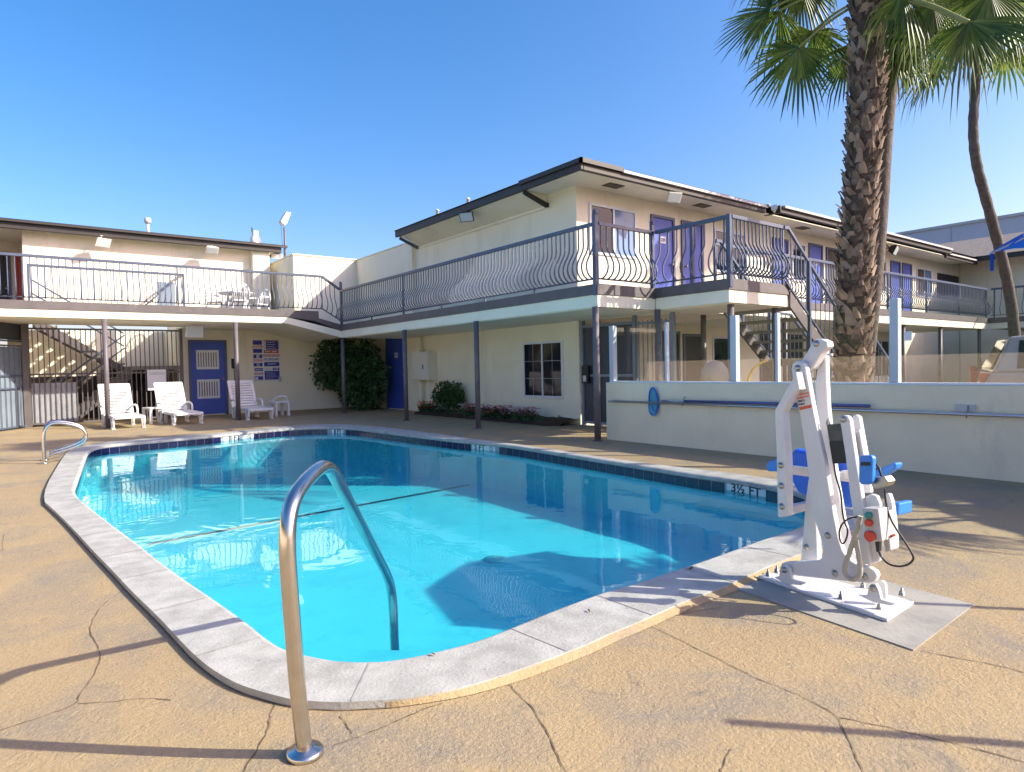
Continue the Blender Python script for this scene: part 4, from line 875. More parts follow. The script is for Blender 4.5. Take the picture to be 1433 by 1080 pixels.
# ---------------------------------------------------------------- loungers
def lounger(loc, rz, lab):
    t = thing('sun_lounger', (0, 0, 0), lab, 'sun lounger', 'white plastic sun loungers by the stair bay', 0)
    W = 0.31
    mb = MB(); mb.bar((-W, 0.05, 0.30), (-W, -1.28, 0.27), 0.05, 0.07); mb.bar((W, 0.05, 0.30), (W, -1.28, 0.27), 0.05, 0.07); mb.bar((-W, -1.28, 0.27), (W, -1.28, 0.27), 0.09, 0.06)
    mb.build('seat_frame', M['white'], t, bevel=0.012)
    for k in range(11): 
        y = -0.02-k*0.112; MB().obox((0, y, 0.305-k*0.0025), (1, 0, 0), (0, 1, 0), (0, 0, 1), W-0.025, 0.043, 0.012).build('seat_slat', M['white'], t)
    # reclining back, 62 degrees
    a = radians(64); u = V((0, cos(a), sin(a))); nrm = V((0, -sin(a), cos(a))); o = V((0, 0.04, 0.30))
    mb = MB()
    for s in (-1, 1): mb.obox(o+V((s*(W+0.005), 0, 0))+u*0.40, (1, 0, 0), u, nrm, 0.045, 0.42, 0.02)
    mb.obox(o+u*0.79, (1, 0, 0), u, nrm, W+0.04, 0.055, 0.022); mb.build('back_frame', M['white'], t, bevel=0.012)
    for k in range(9): MB().obox(o+u*(0.06+k*0.08)+nrm*0.008*(1 if k % 2 else 1), (1, 0, 0), u, nrm, W-0.04, 0.028, 0.012).build('back_slat', M['white'], t)
    for s in (-1, 1):
        for y, k in ((0.0, 1), (-1.12, -1)):
            mb = MB(); x = s*(W+0.01)
            mb.tube([(x, y-0.13, 0.28), (x, y-0.05, 0.02), (x, y+0.05, 0.02), (x, y+0.13, 0.28)], 0.028, 8); mb.obox((x, y, 0.018), (1, 0, 0), (0, 1, 0), (0, 0, 1), 0.035, 0.085, 0.016)
            mb.build('leg', M['white'], t)
        x = s*(W+0.05); MB().tube(smooth_path([(x, 0.12, 0.5), (x, -0.1, 0.53), (x, -0.30, 0.50), (x, -0.36, 0.42), (x, -0.36, 0.28)], 2), 0.026, 8).build('armrest', M['white'], t)
    t.location = loc; t.rotation_euler = (0, 0, rz); t.scale = (0.94, 0.94, 0.94); return t
lounger((1.93, 17.8, 0), radians(4), 'leftmost white slatted lounger partly behind the mauve post')
lounger((3.12, 17.85, 0), radians(6), 'middle white slatted lounger crossed by a diagonal post shadow')
lounger((4.88, 18.0, 0), radians(3), 'white slatted lounger in the shade under the rule signs')
def sidetable(loc, rz, lab, ext=False):
    t = thing('side_table', (0, 0, 0), lab, 'side table', 'small white plastic side tables'); h = 0.4
    MB().box(-0.21, 0.21, -0.2, 0.2, h-0.045, h).build('table_top', M['white'], t, bevel=0.015)
    for i in (-1, 1):
        for j in (-1, 1): MB().box(i*0.18-0.028, i*0.18+0.028, j*0.17-0.028, j*0.17+0.028, 0, h-0.046).build('leg', M['white'], t)
    t.location = loc; t.rotation_euler = (0, 0, rz); return t
sidetable((2.72, 17.95, 0), radians(18), 'small white side table standing between the two sunlit loungers')
sidetable((5.72, 17.85, 0), radians(10), 'small white side table beside the shaded lounger')
# armrest of a chair pushed behind it
wc = thing('plastic_chair', (6.02, 18.55, 0), 'low white plastic stool seat behind the shaded side table', 'stool')
MB().tube(smooth_path([(5.72, 18.5, 0.0), (5.72, 18.5, 0.46), (6.05, 18.45, 0.52), (6.14, 18.4, 0.45), (6.14, 18.4, 0)], 2), 0.03, 8).build('frame', M['white'], wc); MB().box(5.74, 6.12, 18.4, 18.75, 0.30, 0.34).build('seat', M['white'], wc, bevel=0.01)
# ---------------------------------------------------------------- terrace table and chairs
def dchair(loc, rz, lab):
    t = thing('garden_chair', (0, 0, 0), lab, 'garden chair', 'white plastic chairs round the terrace table')
    MB().obox((0, 0, 0.43), (1, 0, 0), (0, 1, 0), (0, 0, 1), 0.23, 0.22, 0.018).build('seat', M['white'], t, bevel=0.012)
    ar = [V((0.24*cos(k), 0.22+0.05, 0.62+0.30*sin(k))) for k in [pi*i/12 for i in range(13)]]
    MB().tube([V((0.23, 0.2, 0.42))]+ar+[V((-0.23, 0.2, 0.42))], 0.02, 8).build('back_hoop', M['white'], t)
    for k in range(7):
        x = -0.17+k*0.057; MB().tube([(x, 0.2, 0.43), (x, 0.27, 0.62+0.29*sqrt(max(0, 1-(x/0.24)**2)))], 0.011, 6).build('back_slat', M['white'], t)
    for i in (-1, 1):
        MB().tube(smooth_path([(i*0.25, 0.24, 0.66), (i*0.27, 0.0, 0.66), (i*0.26, -0.19, 0.62), (i*0.24, -0.2, 0.0)], 2), 0.02, 8).build('armrest', M['white'], t)
        MB().tube([(i*0.21, 0.2, 0.42), (i*0.24, 0.27, 0)], 0.02, 8).build('leg', M['white'], t)
    t.location = loc; t.rotation_euler = (0, 0, rz); return t
zt = 2.83
tt = thing('garden_table', (5.3, 20.15, zt), 'round white plastic table on the terrace among three chairs', 'table')
MB().lathe([(0.5, 0.70), (0.52, 0.715), (0.52, 0.73), (0.0, 0.735)], (5.3, 20.15, zt), 28).build('table_top', M['white'], tt)
for k in range(4): MB().tube([(5.3+0.3*cos(k*pi/2+0.6), 20.15+0.3*sin(k*pi/2+0.6), zt+0.7), (5.3+0.38*cos(k*pi/2+0.6), 20.15+0.38*sin(k*pi/2+0.6), zt)], 0.025, 8).build('leg', M['white'], tt)
dchair((4.68, 20.1, zt), radians(75), 'white garden chair at the left end of the terrace table'); dchair((5.15, 19.45, zt), radians(187), 'white garden chair turning its hooped back to the pool')
dchair((5.98, 20.35, zt), radians(-70), 'white garden chair at the right end of the terrace table')
# ---------------------------------------------------------------- near handrail (figure-four bend)
b0 = onz((427, 1056), 0.0); b1 = onz((550.5, 852), ZW); u = (V((b1.x-b0.x, b1.y-b0.y, 0))).normalized(); nn = V((u.y, -u.x, 0))
hr = thing('pool_handrail', (b0.x, b0.y, 0), 'bent stainless steel handrail rising from the deck into the near pool end', 'handrail')
PX = [(427, 1056), (417, 970), (409, 870), (403, 790), (402, 752), (404, 722), (411, 697), (424, 677), (441, 660), (450, 654), (457, 653), (464, 658), (471, 670), (494, 715), (530, 781), (541, 803), (547, 820), (549.5, 842), (551, 870), (553, 918)]
P = [onpl(p, b0, nn) for p in PX]; P[0].z = 0.0; P[-1].z = -0.35; P = P+[P[-1]+V((0.0, 0, -0.25))]
MB().tube(smooth_path(P, 2), 0.0245, 20).build('rail_tube', M['steel'], hr)
MB().lathe([(0.057, 0.0), (0.057, 0.012), (0.052, 0.019), (0.034, 0.022), (0.028, 0.03), (0.026, 0.03)], b0, 28).build('base_flange', M['steel'], hr)
# ladder grab rails on the left
GP = [(62, 649), (60.5, 622), (61, 604), (66, 595), (76, 591.5), (92, 592.5), (108, 596), (117, 601), (121.5, 609), (119, 617), (110, 623), (90, 630), (68, 637.5)]
gr = thing('grab_rail', (0.24, 8.3, 0), 'pair of looped stainless grab rails at the far left pool edge', 'grab rail')
g0 = onz((62, 649), 0.0)
P = [ony(p, g0.y) for p in GP]; P[0].z = 0
for k in (0, 1):
    MB().tube([q+V((0.02, 0.42, 0))*k for q in smooth_path(P, 2)], 0.019, 10).build('rail_tube', M['steel'], gr)
    MB().lathe([(0.05, 0), (0.05, 0.015), (0.022, 0.02)], P[0]+V((0.02, 0.42, 0))*k, 14).build('base_flange', M['steel'], gr)
# ---------------------------------------------------------------- umbrella (its left corner shows; its shade falls in the pool)
ux, uy = 6.40, 0.71
um = thing('pool_umbrella', (ux, uy, 0), 'blue canvas umbrella reaching in at the right edge, its shade on the pool', 'umbrella')
NR = 8; mb = MB(); R0 = 1.07; ph0 = radians(142)
rim = []
top = V((ux, uy, 2.53)); rings = []
for k in range(NR*4):
    a = ph0+2*pi*k/(NR*4); f = (k % 4)/4; sag = 0.15*(1-(2*f-1)**2) if f else 0
    rings.append([V((ux+cos(a)*r*(R0-sag*1.0), uy+sin(a)*r*(R0-sag), 2.53-0.49*r**1.15+(0.03*sag/0.085*r if f else 0))) for r in (0.12, 0.4, 0.7, 1.0)])
vs = [top]+[p for rg in rings for p in rg]; n = NR*4
fs = [(0, 1+4*((k+1) % n), 1+4*k) for k in range(n)]+[(1+4*k+j, 1+4*((k+1) % n)+j, 2+4*((k+1) % n)+j, 2+4*k+j) for k in range(n) for j in range(3)]
mb.add(vs, fs); cvs = mb.build('canopy', M['canvas'], um)
MB().tube([(ux, uy, 0), (ux, uy, 2.56)], 0.022, 12).build('pole', M['alu'], um); MB().lathe([(0.25, 0), (0.25, 0.06), (0.05, 0.1), (0.03, 0.3)], (ux, uy, 0), 20).build('base', M['conc'], um)
for k in range(NR):
    a = ph0+2*pi*k/NR; e = V((ux+cos(a)*R0, uy+sin(a)*R0, 2.035)); MB().tube([V((ux, uy, 2.49)), e], 0.008, 6).build('rib', M['white'], um)
    MB().obox(e+V((0, 0, -0.07))-V((cos(a), sin(a), 0))*0.02, (cos(a+0.6), sin(a+0.6), 0), (-sin(a+0.6), cos(a+0.6), 0), (0, 0, 1), 0.012, 0.003, 0.07).build('tie_strap', M['canvas'], um)
e = V((ux+cos(ph0)*R0, uy+sin(ph0)*R0, 2.04)); MB().bar(e, e+V((-0.07, 0.06, -0.07)), 0.02, 0.004).build('tie_strap', M['canvas'], um)
# two plain posts out of the picture on the right whose shadows cross the deck
sd = V((0.665, -0.747, 0))
for tip, h, r in (((1022, 1010), 1.55, 0.021), ((1262, 845), 1.35, 0.019)):
    p = onz(tip, 0); q = p+sd*(h/0.608); MB().tube([(q.x, q.y, 0), (q.x, q.y, h)], r, 12).lathe([(0.06, 0), (0.06, 0.015), (0.025, 0.02)], q, 14).build('stanchion', M['steel'], lab='thin steel stanchion off to the right casting the %s bar of shadow on the deck' % ('nearest' if h > 1.5 else 'farther'), cat='post')
# ---------------------------------------------------------------- pool lift
la, ln = V((-0.153, -0.988, 0)), V((0.988, -0.153, 0)); LP0 = V((3.155, 1.615, 0))
lift = thing('pool_lift', (3.27, 1.6, 0.006), 'white pool access lift with blue seat bolted to the concrete pad', 'pool lift')
def Lp(p, off): return onpl(p, LP0+ln*off, ln)
def lplate(name, pts, off, th, m='powder', bev=0.006, par=None):
    return MB().prism([Lp(p, off) for p in pts], ln*th).build(name, M[m], par or lift, bevel=bev)
mb = MB(); mb.prism([onz(p, 0.022) for p in ((1061, 805), (1242, 866), (1279, 841), (1112, 797))], (0, 0, -0.016)); mb.build('base_plate', M['powder'], lift, bevel=0.003)
MA = [(1107, 517), (1108.5, 509), (1113, 505), (1119, 505), (1124, 508), (1127, 514), (1139, 580), (1144, 604), (1153, 642), (1166, 720), (1172, 751), (1178, 770), (1186, 782), (1197, 789), (1216, 794), (1224, 799), (1227, 806), (1224, 813), (1216, 816), (1169, 812), (1098, 804), (1092, 800), (1090.5, 794), (1094, 788), (1100, 786), (1141, 785), (1148, 782), (1151, 774), (1150, 760), (1136, 715), (1128, 638), (1119, 580), (1112, 548)]
mast = lplate('mast', MA, 0.045, 0.035)
lplate('rear_mast', [(1147, 492), (1152, 478), (1155, 486), (1156, 530), (1158, 570), (1163, 620), (1170, 670), (1180, 730), (1192, 770), (1206, 788), (1214, 798), (1212, 810), (1195, 811), (1180, 780), (1170, 745), (1158, 690), (1150, 630), (1143, 580), (1140, 540)], 0.15, 0.035)
lplate('upper_link', [(1118, 508), (1123, 503), (1138, 477), (1143, 474), (1150, 474.5), (1157, 478), (1158, 485), (1150, 492), (1137, 515), (1128, 520)], 0.09, 0.055)
lplate('swing_arm', [(1114, 520), (1109, 530), (1084, 574), (1086.5, 642), (1088, 722), (1090, 724), (1101, 722), (1100, 642), (1095, 577), (1112, 548), (1119, 545)], -0.012, 0.055)
lplate('rear_link', [(1127, 700), (1131, 670), (1140, 680), (1142, 735), (1144, 787), (1120, 786), (1123, 755)], 0.13, 0.04)
for pts, off in (([(1091, 797), (1094, 791.5), (1099, 790), (1104, 794), (1108, 811), (1127, 816), (1120, 819.5), (1099, 817), (1083, 808), (1090, 806)], 0.015), ([(1215, 822), (1219, 817), (1225, 817), (1229, 824), (1233, 839), (1253, 845), (1246, 847.5), (1222, 843), (1199, 832), (1213, 833)], 0.05), ([(1228, 816), (1233, 812), (1238, 816), (1240, 838), (1232, 838)], 0.15)):
    lplate('foot_bracket', pts, off, 0.02, bev=0.003)
lplate('actuator_arm', [(1175, 588), (1177, 583), (1181, 581), (1186, 582), (1189, 587), (1197, 640), (1206, 697), (1211, 740), (1218, 790), (1206, 790), (1197, 740), (1189, 690), (1183, 640)], 0.05, 0.03)
lplate('actuator_arm', [(1191, 586), (1194, 581), (1198, 580), (1202, 584), (1212, 640), (1218, 690), (1208, 690), (1203, 640)], 0.13, 0.03)
lplate('actuator_motor', [(1194, 604), (1202, 601), (1209, 640), (1201, 642)], 0.09, 0.035, 'greybox')
lplate('battery', [(1156, 594), (1177, 592), (1184.5, 648), (1165, 649)], 0.085, 0.07, 'darkbox', 0.006)
lplate('battery', [(1160, 618), (1179, 617), (1184.5, 648), (1165, 649)], 0.078, 0.008, 'black', 0.002)
MB().tube([Lp(q, 0.1) for q in ((1157, 594), (1157, 588), (1159, 586), (1161, 589), (1161, 595))], 0.004, 6).build('battery_handle', M['bolt'], lift)
pad = lplate('hand_control', [(1201.5, 641), (1204.5, 637), (1218.5, 637), (1221.5, 641), (1220.5, 674), (1217.5, 678), (1205, 678), (1201.5, 674)], -0.015, 0.028, 'bluepl2', 0.005)
lplate('control_buttons', [(1204.5, 646.5), (1217.5, 646.5), (1217.5, 651.5), (1204.5, 651.5)], -0.018, 0.004, 'ink', 0, pad)
MB().tube([Lp(q, 0.03) for q in ((1212, 648), (1224, 648), (1230, 654), (1234, 668), (1233, 678), (1222, 680))], 0.006, 8).build('handle_hook', M['black'], lift)
lplate('clamp', [(1221, 668), (1237, 666), (1243, 674), (1240, 680), (1224, 684), (1219, 680)], 0.02, 0.06, 'bolt', 0.004)
lplate('housing', [(1207, 706), (1211, 695), (1218, 691), (1226, 694), (1231, 705), (1234, 740), (1235, 766), (1229, 786), (1217, 790), (1212, 757)], 0.075, 0.03)
lplate('housing', [(1236, 700), (1239, 690), (1244, 691), (1248, 704), (1252, 735), (1254, 766), (1244, 773), (1239, 760)], 0.12, 0.03)
lplate('enclosure_side', [(1233, 715), (1241, 716), (1245, 757), (1246, 770), (1239, 774), (1236, 757)], 0.035, 0.07, 'greybox')
cb = lplate('control_box', [(1206, 711), (1229, 712), (1234.5, 757), (1211, 755)], -0.05, 0.08, 'greybox', 0.003)
for px, r, mm in (((1217, 720.5), 0.0155, 'green'), ((1217.5, 731), 0.017, 'red'), ((1219.3, 749.5), 0.025, 'red')): MB().lathe([(r*0.9, 0), (r*0.9, 0.008), (r, 0.01), (r, 0.017), (r*0.7, 0.02)], Lp(px, -0.05), 14, -ln).build('button', M[mm], cb)
lplate('red_clip', [(1245, 749), (1251, 747), (1251, 750.5), (1245, 752.5)], 0.015, 0.012, 'red', 0)
HP = [(1204, 722), (1201, 735), (1195, 755), (1188, 775), (1182.5, 792), (1182, 802), (1188, 810), (1196, 811), (1203, 806), (1204.5, 796), (1202, 780), (1199, 765), (1198, 755)]
hp = smooth_path([Lp(p, -0.005) for p in HP], 3); mb = MB(); mb.tube(hp, 0.011, 10, rs=[0.0105+0.002*(i % 2) for i in range(len(hp))]); mb.build('coiled_hose', M['hose'], lift)
MB().tube(smooth_path([Lp(p, 0.03) for p in ((1167, 649), (1169, 665), (1177, 690), (1178.5, 715), (1182, 732), (1187, 742), (1184, 756), (1179, 762), (1175, 755), (1174, 742), (1179, 732), (1188, 725), (1200, 723))], 2), 0.0042, 8).build('cable', M['black'], lift)
MB().tube(smooth_path([Lp(p, 0.02) for p in ((1238, 684), (1239, 700), (1244, 722), (1254, 740), (1266, 757), (1277, 775), (1279, 783), (1270, 791), (1256, 793), (1242, 789), (1232, 778), (1227, 764))], 2), 0.0045, 8).build('cable', M['black'], lift)
lplate('plug', [(1224, 758), (1230, 758), (1230, 771), (1226, 773)], -0.01, 0.02, 'black', 0.003)
# seat behind
MBs = [(1106, 632), (1112, 628), (1128, 631), (1150, 638), (1187, 645), (1196, 705), (1188, 712), (1150, 704), (1128, 695), (1116, 690), (1106, 672)]
lplate('seat_back', MBs, 0.27, 0.07, 'bluepl', 0.02)
lplate('armrest', [(1071.5, 650), (1075, 645.5), (1088, 642), (1090, 660), (1073, 659.5)], 0.25, 0.1, 'bluepl2', 0.01)
lplate('armrest', [(1216, 662), (1238, 653), (1250, 647), (1254.5, 649.5), (1252, 656), (1236, 666), (1219, 671)], 0.22, 0.06, 'bluepl2', 0.012)
lplate('foot_rest', [(1247, 703), (1258, 704), (1257, 721), (1248, 722)], 0.3, 0.12, 'bluepl2', 0.008)
for a, b, oa, ob in (((1098, 656), (1190, 668), 0.02, 0.26), ((1095, 716), (1134, 706), 0.02, 0.26), ((1180, 664), (1196, 664), 0.24, 0.24)): MB().bar(Lp(a, oa), Lp(b, ob), 0.035, 0.045).build('seat_bracket', M['powder'], lift, bevel=0.004)
for px, off in (((1116.4, 515), 0.045), ((1121.2, 542), 0.045), ((1158.5, 749), 0.045), ((1168.5, 802), 0.045), ((1210, 806), 0.045), ((1097.7, 797), 0.015), ((1221.7, 823), 0.05), ((1142.5, 481), 0.09), ((1180, 586.5), 0.05), ((1092.7, 651), -0.012), ((1093.3, 679.6), -0.012), ((1094, 708.6), -0.012), ((1128.7, 765.6), 0.13)):
    MB().lathe([(0.017, 0), (0.017, 0.003), (0.0115, 0.0035), (0.0115, 0.011), (0.006, 0.013)], Lp(px, off), 10, -ln).build('bolt', M['bolt'], lift)
for px in ((1075, 806), (1087, 801), (1177, 838), (1231, 852), (1262, 833), (1208, 822)):
    c = onz(px, 0.022); MB().lathe([(0.016, 0), (0.016, 0.004), (0.012, 0.0045), (0.012, 0.02), (0.006, 0.021), (0.006, 0.038)], c, 6).build('anchor_bolt', M['bolt'], lift)
for pts, mm in (([(1114, 552), (1131.5, 548.5), (1133, 554.5), (1115.5, 558.5)], 'orange'), ([(1118, 569.5), (1135.5, 566), (1136.5, 570), (1119, 574)], 'orange')): lplate('warning_label', pts, 0.0425, 0.002, mm, 0, mast)
rt = (Lp((1131.5, 548.5), 0.043)-Lp((1114, 552), 0.043)).normalized(); upv = ln.cross(rt); upv = upv if upv.z > 0 else -upv
text(mast, 'DANGER', Lp((1123.5, 553.5), 0.0418), rt, upv, 0.017, M['signw'], out=0.0); text(mast, 'PINCH', Lp((1121.5, 561), 0.0444), rt, upv, 0.013, M['ink'], out=0.0005); text(mast, 'POINT', Lp((1122, 565.5), 0.0444), rt, upv, 0.013, M['ink'], out=0.0005)
MB().bar(Lp((1158, 496), 0.1), Lp((1165, 496), 0.1), 0.012, 0.012).build('lock_pin', M['powder'], lift)

# ---------------------------------------------------------------- foliage helpers
def leaf_cloud(mb, lobes, n, size, rnd, droop=0.5, shell=0.6):
    for _ in range(n):
        c, r = rnd.choices(lobes, [l[1][0]*l[1][1]*l[1][2] for l in lobes])[0]
        while True:
            d = V((rnd.gauss(0, 1), rnd.gauss(0, 1), rnd.gauss(0, 1)))
            if d.length > 0.1: break
        d.normalize(); k = (rnd.random()**0.4)*(1-0.0) if rnd.random() < 0.8 else rnd.random()
        k *= 1+0.13*sin(d.x*5+c[0]*7)+0.10*sin(d.z*6+d.y*4)
        p = V(c)+V((d.x*r[0], d.y*r[1], d.z*r[2]))*k
        ax = (d+V((rnd.gauss(0, .5), rnd.gauss(0, .5), rnd.gauss(0, .5)-droop))).normalized()
        sd = ax.cross(V((rnd.gauss(0, 1), rnd.gauss(0, 1), rnd.gauss(0, 1)))).normalized(); nm = ax.cross(sd)
        L = size*rnd.uniform(0.7, 1.35); W = L*rnd.uniform(0.22, 0.34)
        mb.add([p, p+ax*L*0.45+sd*W+nm*L*0.06, p+ax*L, p+ax*L*0.45-sd*W+nm*L*0.06], [(0, 1, 2, 3)])
rb = random.Random(3)
def lob(px, x, r): c = onx(px, x); return (c, r)
bush = thing('bush', (8.4, 18.6, 0), 'big dark green overhanging bush in the corner under the walkway', 'bush')
lobes = [lob((442, 512), 7.8, (0.5, 0.75, 0.62)), lob((468, 500), 7.9, (0.55, 0.8, 0.60)), lob((505, 500), 8.3, (0.55, 0.75, 0.60)), lob((500, 530), 8.3, (0.6, 0.75, 0.65)), lob((512, 552), 8.4, (0.5, 0.62, 0.5)), lob((470, 522), 8.0, (0.45, 0.65, 0.5)), lob((455, 530), 7.9, (0.4, 0.6, 0.35)), lob((428, 512), 7.7, (0.35, 0.5, 0.42)), lob((434, 496), 7.7, (0.4, 0.5, 0.35)), lob((526, 525), 8.5, (0.35, 0.45, 0.6)), lob((490, 545), 8.4, (0.4, 0.5, 0.6))]
mb = MB(); leaf_cloud(mb, lobes, 9000, 0.12, rb, 0.8); mb.build('foliage', M['leaf'], bush, fixn=False)
mb = MB()
for k in range(6): mb.tube(smooth_path([(8.4+0.08*k, 18.5+0.05*k, 0), (8.35, 18.6+0.05*k, 0.7), (8.2-0.12*k, 18.4+0.2*k, 1.5)], 2), 0.03, 6)
mb.build('trunk', M['wood'], bush)
c = onx((627, 557), 8.75)
ts = thing('shrub', (8.78, 14.3, 0), 'small round topped shrub on a short stem in the flower bed', 'shrub')
mb = MB(); leaf_cloud(mb, [(c+V((0, 0, 0.10)), (0.36, 0.40, 0.33)), (c+V((0, 0.25, -0.02)), (0.25, 0.25, 0.24)), (c+V((0, -0.25, 0.0)), (0.25, 0.25, 0.25))], 2600, 0.07, rb, 0.3); mb.build('foliage', M['leaf2'], ts, fixn=False)
mb = MB()
for s in ((0, 0.0), (0.1, 0.16), (-0.08, -0.18), (0, -0.05)): mb.tube(smooth_path([(8.78, c.y, 0), (8.78, c.y+0.02, 0.15), (8.78+s[0], c.y+s[1], 0.42)], 2), 0.016, 6)
mb.build('stem', M['wood'], ts)
# flower bed
mb = MB(); nb = 40; vs = []
for i in range(nb+1):
    y = 9.55+(15.2-9.55)*i/nb; e = 8.42+0.03*sin(i*1.7)+ (0.1 if i < 2 else 0)
    for x, z in ((e, 0.004), (e+0.1, 0.05+0.03*rb.random()), (e+0.4, 0.09+0.05*rb.random()), (9.098, 0.10+0.03*rb.random())): vs.append((x, y, z))
mb.add(vs, [(i*4+j, i*4+j+1, i*4+j+5, i*4+j+4) for i in range(nb) for j in range(3)], True); mb.build('flower_bed', M['mulch'], kind='structure', base=False)
FLW = [((594, 575), 'fl_orange', 'orange flower clump nearest the conduits'), ((603, 572), 'fl_red', 'dark red flower clump left of the small shrub'), ((653, 579), 'fl_white', 'white flower clump just right of the small shrub'), ((661, 577), 'fl_red', 'red flower clump behind the second post from the corner'), ((680, 579), 'fl_pink', 'pink flower clump right of the second post'), ((695, 578), 'fl_red', 'bright red flower clump in the middle of the bed'), ((706, 580), 'fl_pink', 'pale pink flower clump beside the bright red one'), ((728, 581), 'fl_pink', 'pink flower clump under the window corner'), ((742, 582), 'fl_pink', 'pink flower clump below the ground floor window')]
for px, m, lab in FLW:
    q = onx(px, 8.60); q.z = 0.10
    t = thing('flower_clump', q, lab, 'flowers', 'flower clumps in the bed along the wall'); mb = MB(); leaf_cloud(mb, [(q+V((0, 0, 0.06)), (0.13, 0.17, 0.10))], 160, 0.07, rb, 0.2); mb.build('leaves', M['leaf2'], t, fixn=False)
    mb = MB()
    for _ in range(46):
        p = q+V((rb.uniform(-.13, .13), rb.uniform(-.2, .2), rb.uniform(0.06, 0.24)))
        for k in range(5):
            a = rb.uniform(0, 6.3); d = V((cos(a), sin(a), rb.uniform(-.2, .5)))*0.048; s = V((-sin(a), cos(a), 0))*0.027; mb.add([p, p+d*0.7+s, p+d*1.1, p+d*0.7-s], [(0, 1, 2, 3)])
    mb.build('petals', M[m], t, fixn=False)
# low plants running along the bed
for i in range(16):
    q = V((8.62+rb.uniform(-.1, .25), 9.9+i*0.31, 0.09)); mb = MB(); leaf_cloud(mb, [(q+V((0, 0, 0.03)), (0.09, 0.12, 0.035))], 40, 0.05, rb, 0.2)
    mb.build('bedding_plant', M['leaf2'], lab='low green bedding plant in the flower bed along the pool side wall', cat='plant', group='low plants in the flower bed', fixn=False)
# ---------------------------------------------------------------- palms
def frond(par, start, hub, axis, nrm, R, rnd, nseg=36, spread=220, droop=0.35, name='frond', m='palm', pet=0.02):
    start, hub, ax = V(start), V(hub), V(axis).normalized(); nr = V(nrm); nr = (nr-ax*nr.dot(ax)).normalized(); sd = ax.cross(nr)
    mb = MB(); 
    half = radians(spread)/2; st = 2*half/nseg
    for i in range(nseg):
        a = -half+st*(i+0.5); f = 1-0.42*(abs(a)/half)**2.2; RR = R*f*rnd.uniform(0.84, 1.06)
        if rnd.random() < 0.05: continue
        # cupped fan: outer rays lie lower than the axis
        d = (ax*cos(a)+sd*sin(a)); d = (d - nr*0.22*abs(sin(a))*1.0).normalized(); t = d.cross(nr).normalized()
        w1 = RR*0.5*tan(st/2)*1.08; k1, k2 = 0.50*rnd.uniform(0.9, 1.05), 0.80
        p1 = hub+d*RR*k1; p2 = hub+d*RR*k2+V((0, 0, -1))*RR*droop*0.22*rnd.uniform(0.6, 1.3); p3 = hub+d*RR+V((0, 0, -1))*RR*droop*0.62*rnd.uniform(0.3, 2.0)
        pl = nr*0.018*R
        mb.add([hub+t*0.004, hub-t*0.004, p1-t*w1, p1+pl, p1+t*w1], [(0, 3, 4), (0, 1, 3), (1, 2, 3)], False)
        w2 = w1*0.62
        mb.add([p1-t*w1*0.96, p1+pl, p1+t*w1*0.96, p2-t*w2, p2+pl*0.5, p2+t*w2, p3], [(0, 1, 4, 3), (1, 2, 5, 4), (3, 4, 6), (4, 5, 6)], False)
    o = mb.build(name, M[m], par, fixn=False)
    mid = (start+hub)/2+V((0, 0, 0.06*(hub-start).length))
    MB().tube(smooth_path([start, mid, hub], 2), pet, 6, rs=None).build('petiole', M['petiole'], o)
    return o
def crown(par, top, n, R, rnd, lo=-0.5, hi=1.0, stem=0.9, droop=0.35, nseg=28):
    for k in range(n):
        a = 2.39996*k+rnd.uniform(-.3, .3); e = hi-(hi-lo)*(k+0.5)/n
        d = V((cos(a)*cos(e), sin(a)*cos(e), sin(e))); hub = V(top)+d*stem*rnd.uniform(0.8, 1.15)
        ax = (d+V((0, 0, -0.55))).normalized(); frond(par, V(top)+d*0.12, hub, ax, V((0, 0, 1))+d*0.25, R*rnd.uniform(0.85, 1.1), rnd, nseg=nseg, droop=droop)
rp = random.Random(11)
# thick near palm
pb, ptp = V((9.55, 4.33, 0)), V((9.58, 4.13, 6.55))
pm = thing('palm_tree', pb, 'thick palm with a rough trunk of cut leaf bases behind the glass screen', 'palm tree')
H = 60; pts = [pb.lerp(ptp, i/H)+V((0, 0.04*sin(i*0.1), 0)) for i in range(H+1)]
MB().tube(pts, 0.22, 20, rs=[0.23-0.03*(i/H)+0.006*sin(i*1.9) for i in range(H+1)]).build('trunk', M['fibre'], pm)
mb = MB(); rows = 78
for j in range(rows):
    f = (j+0.5)/rows; c = pb.lerp(ptp, f)+V((0, 0.04*sin(f*H*0.1), 0)); r = 0.225-0.03*f
    for k in range(9):
        a = 2*pi*k/9+(j % 2)*pi/9+j*0.07+rp.uniform(-.16, .16); d = V((cos(a), sin(a), 0)); t = V((-sin(a), cos(a), 0)); z = V((0, 0, 1))
        w = 0.076*rp.uniform(0.6, 1.2); L = 0.135*rp.uniform(0.6, 1.35); out = rp.uniform(0.035, 0.085)+(rp.uniform(0.04, 0.10) if rp.random() < 0.10 else 0); sl = rp.uniform(-.9, .9)
        o = c+d*(r-0.012)+z*rp.uniform(-.04, .04); rws = []
        for g, ww, oo in ((0, 1.0, 0.0), (0.45, 0.78, 0.42), (0.8, 0.55, 0.75), (1.0, 0.42*rp.uniform(.6, 1.3), 1.0)):
            m_ = o+d*out*oo+z*L*g+t*sl*w*g*0.8; rws.append([m_-t*w*ww, m_-t*w*ww*0.4+d*0.022*(1-g*0.5), m_+t*w*ww*0.4+d*0.022*(1-g*0.5), m_+t*w*ww])
        e = rws[-1]; bk = [q-d*0.03-z*0.01 for q in e]
        vs = [q for rw in rws for q in rw]+bk
        mb.add(vs, [(4*i_+j_, 4*i_+j_+1, 4*i_+j_+5, 4*i_+j_+4) for i_ in range(4) for j_ in range(3)])
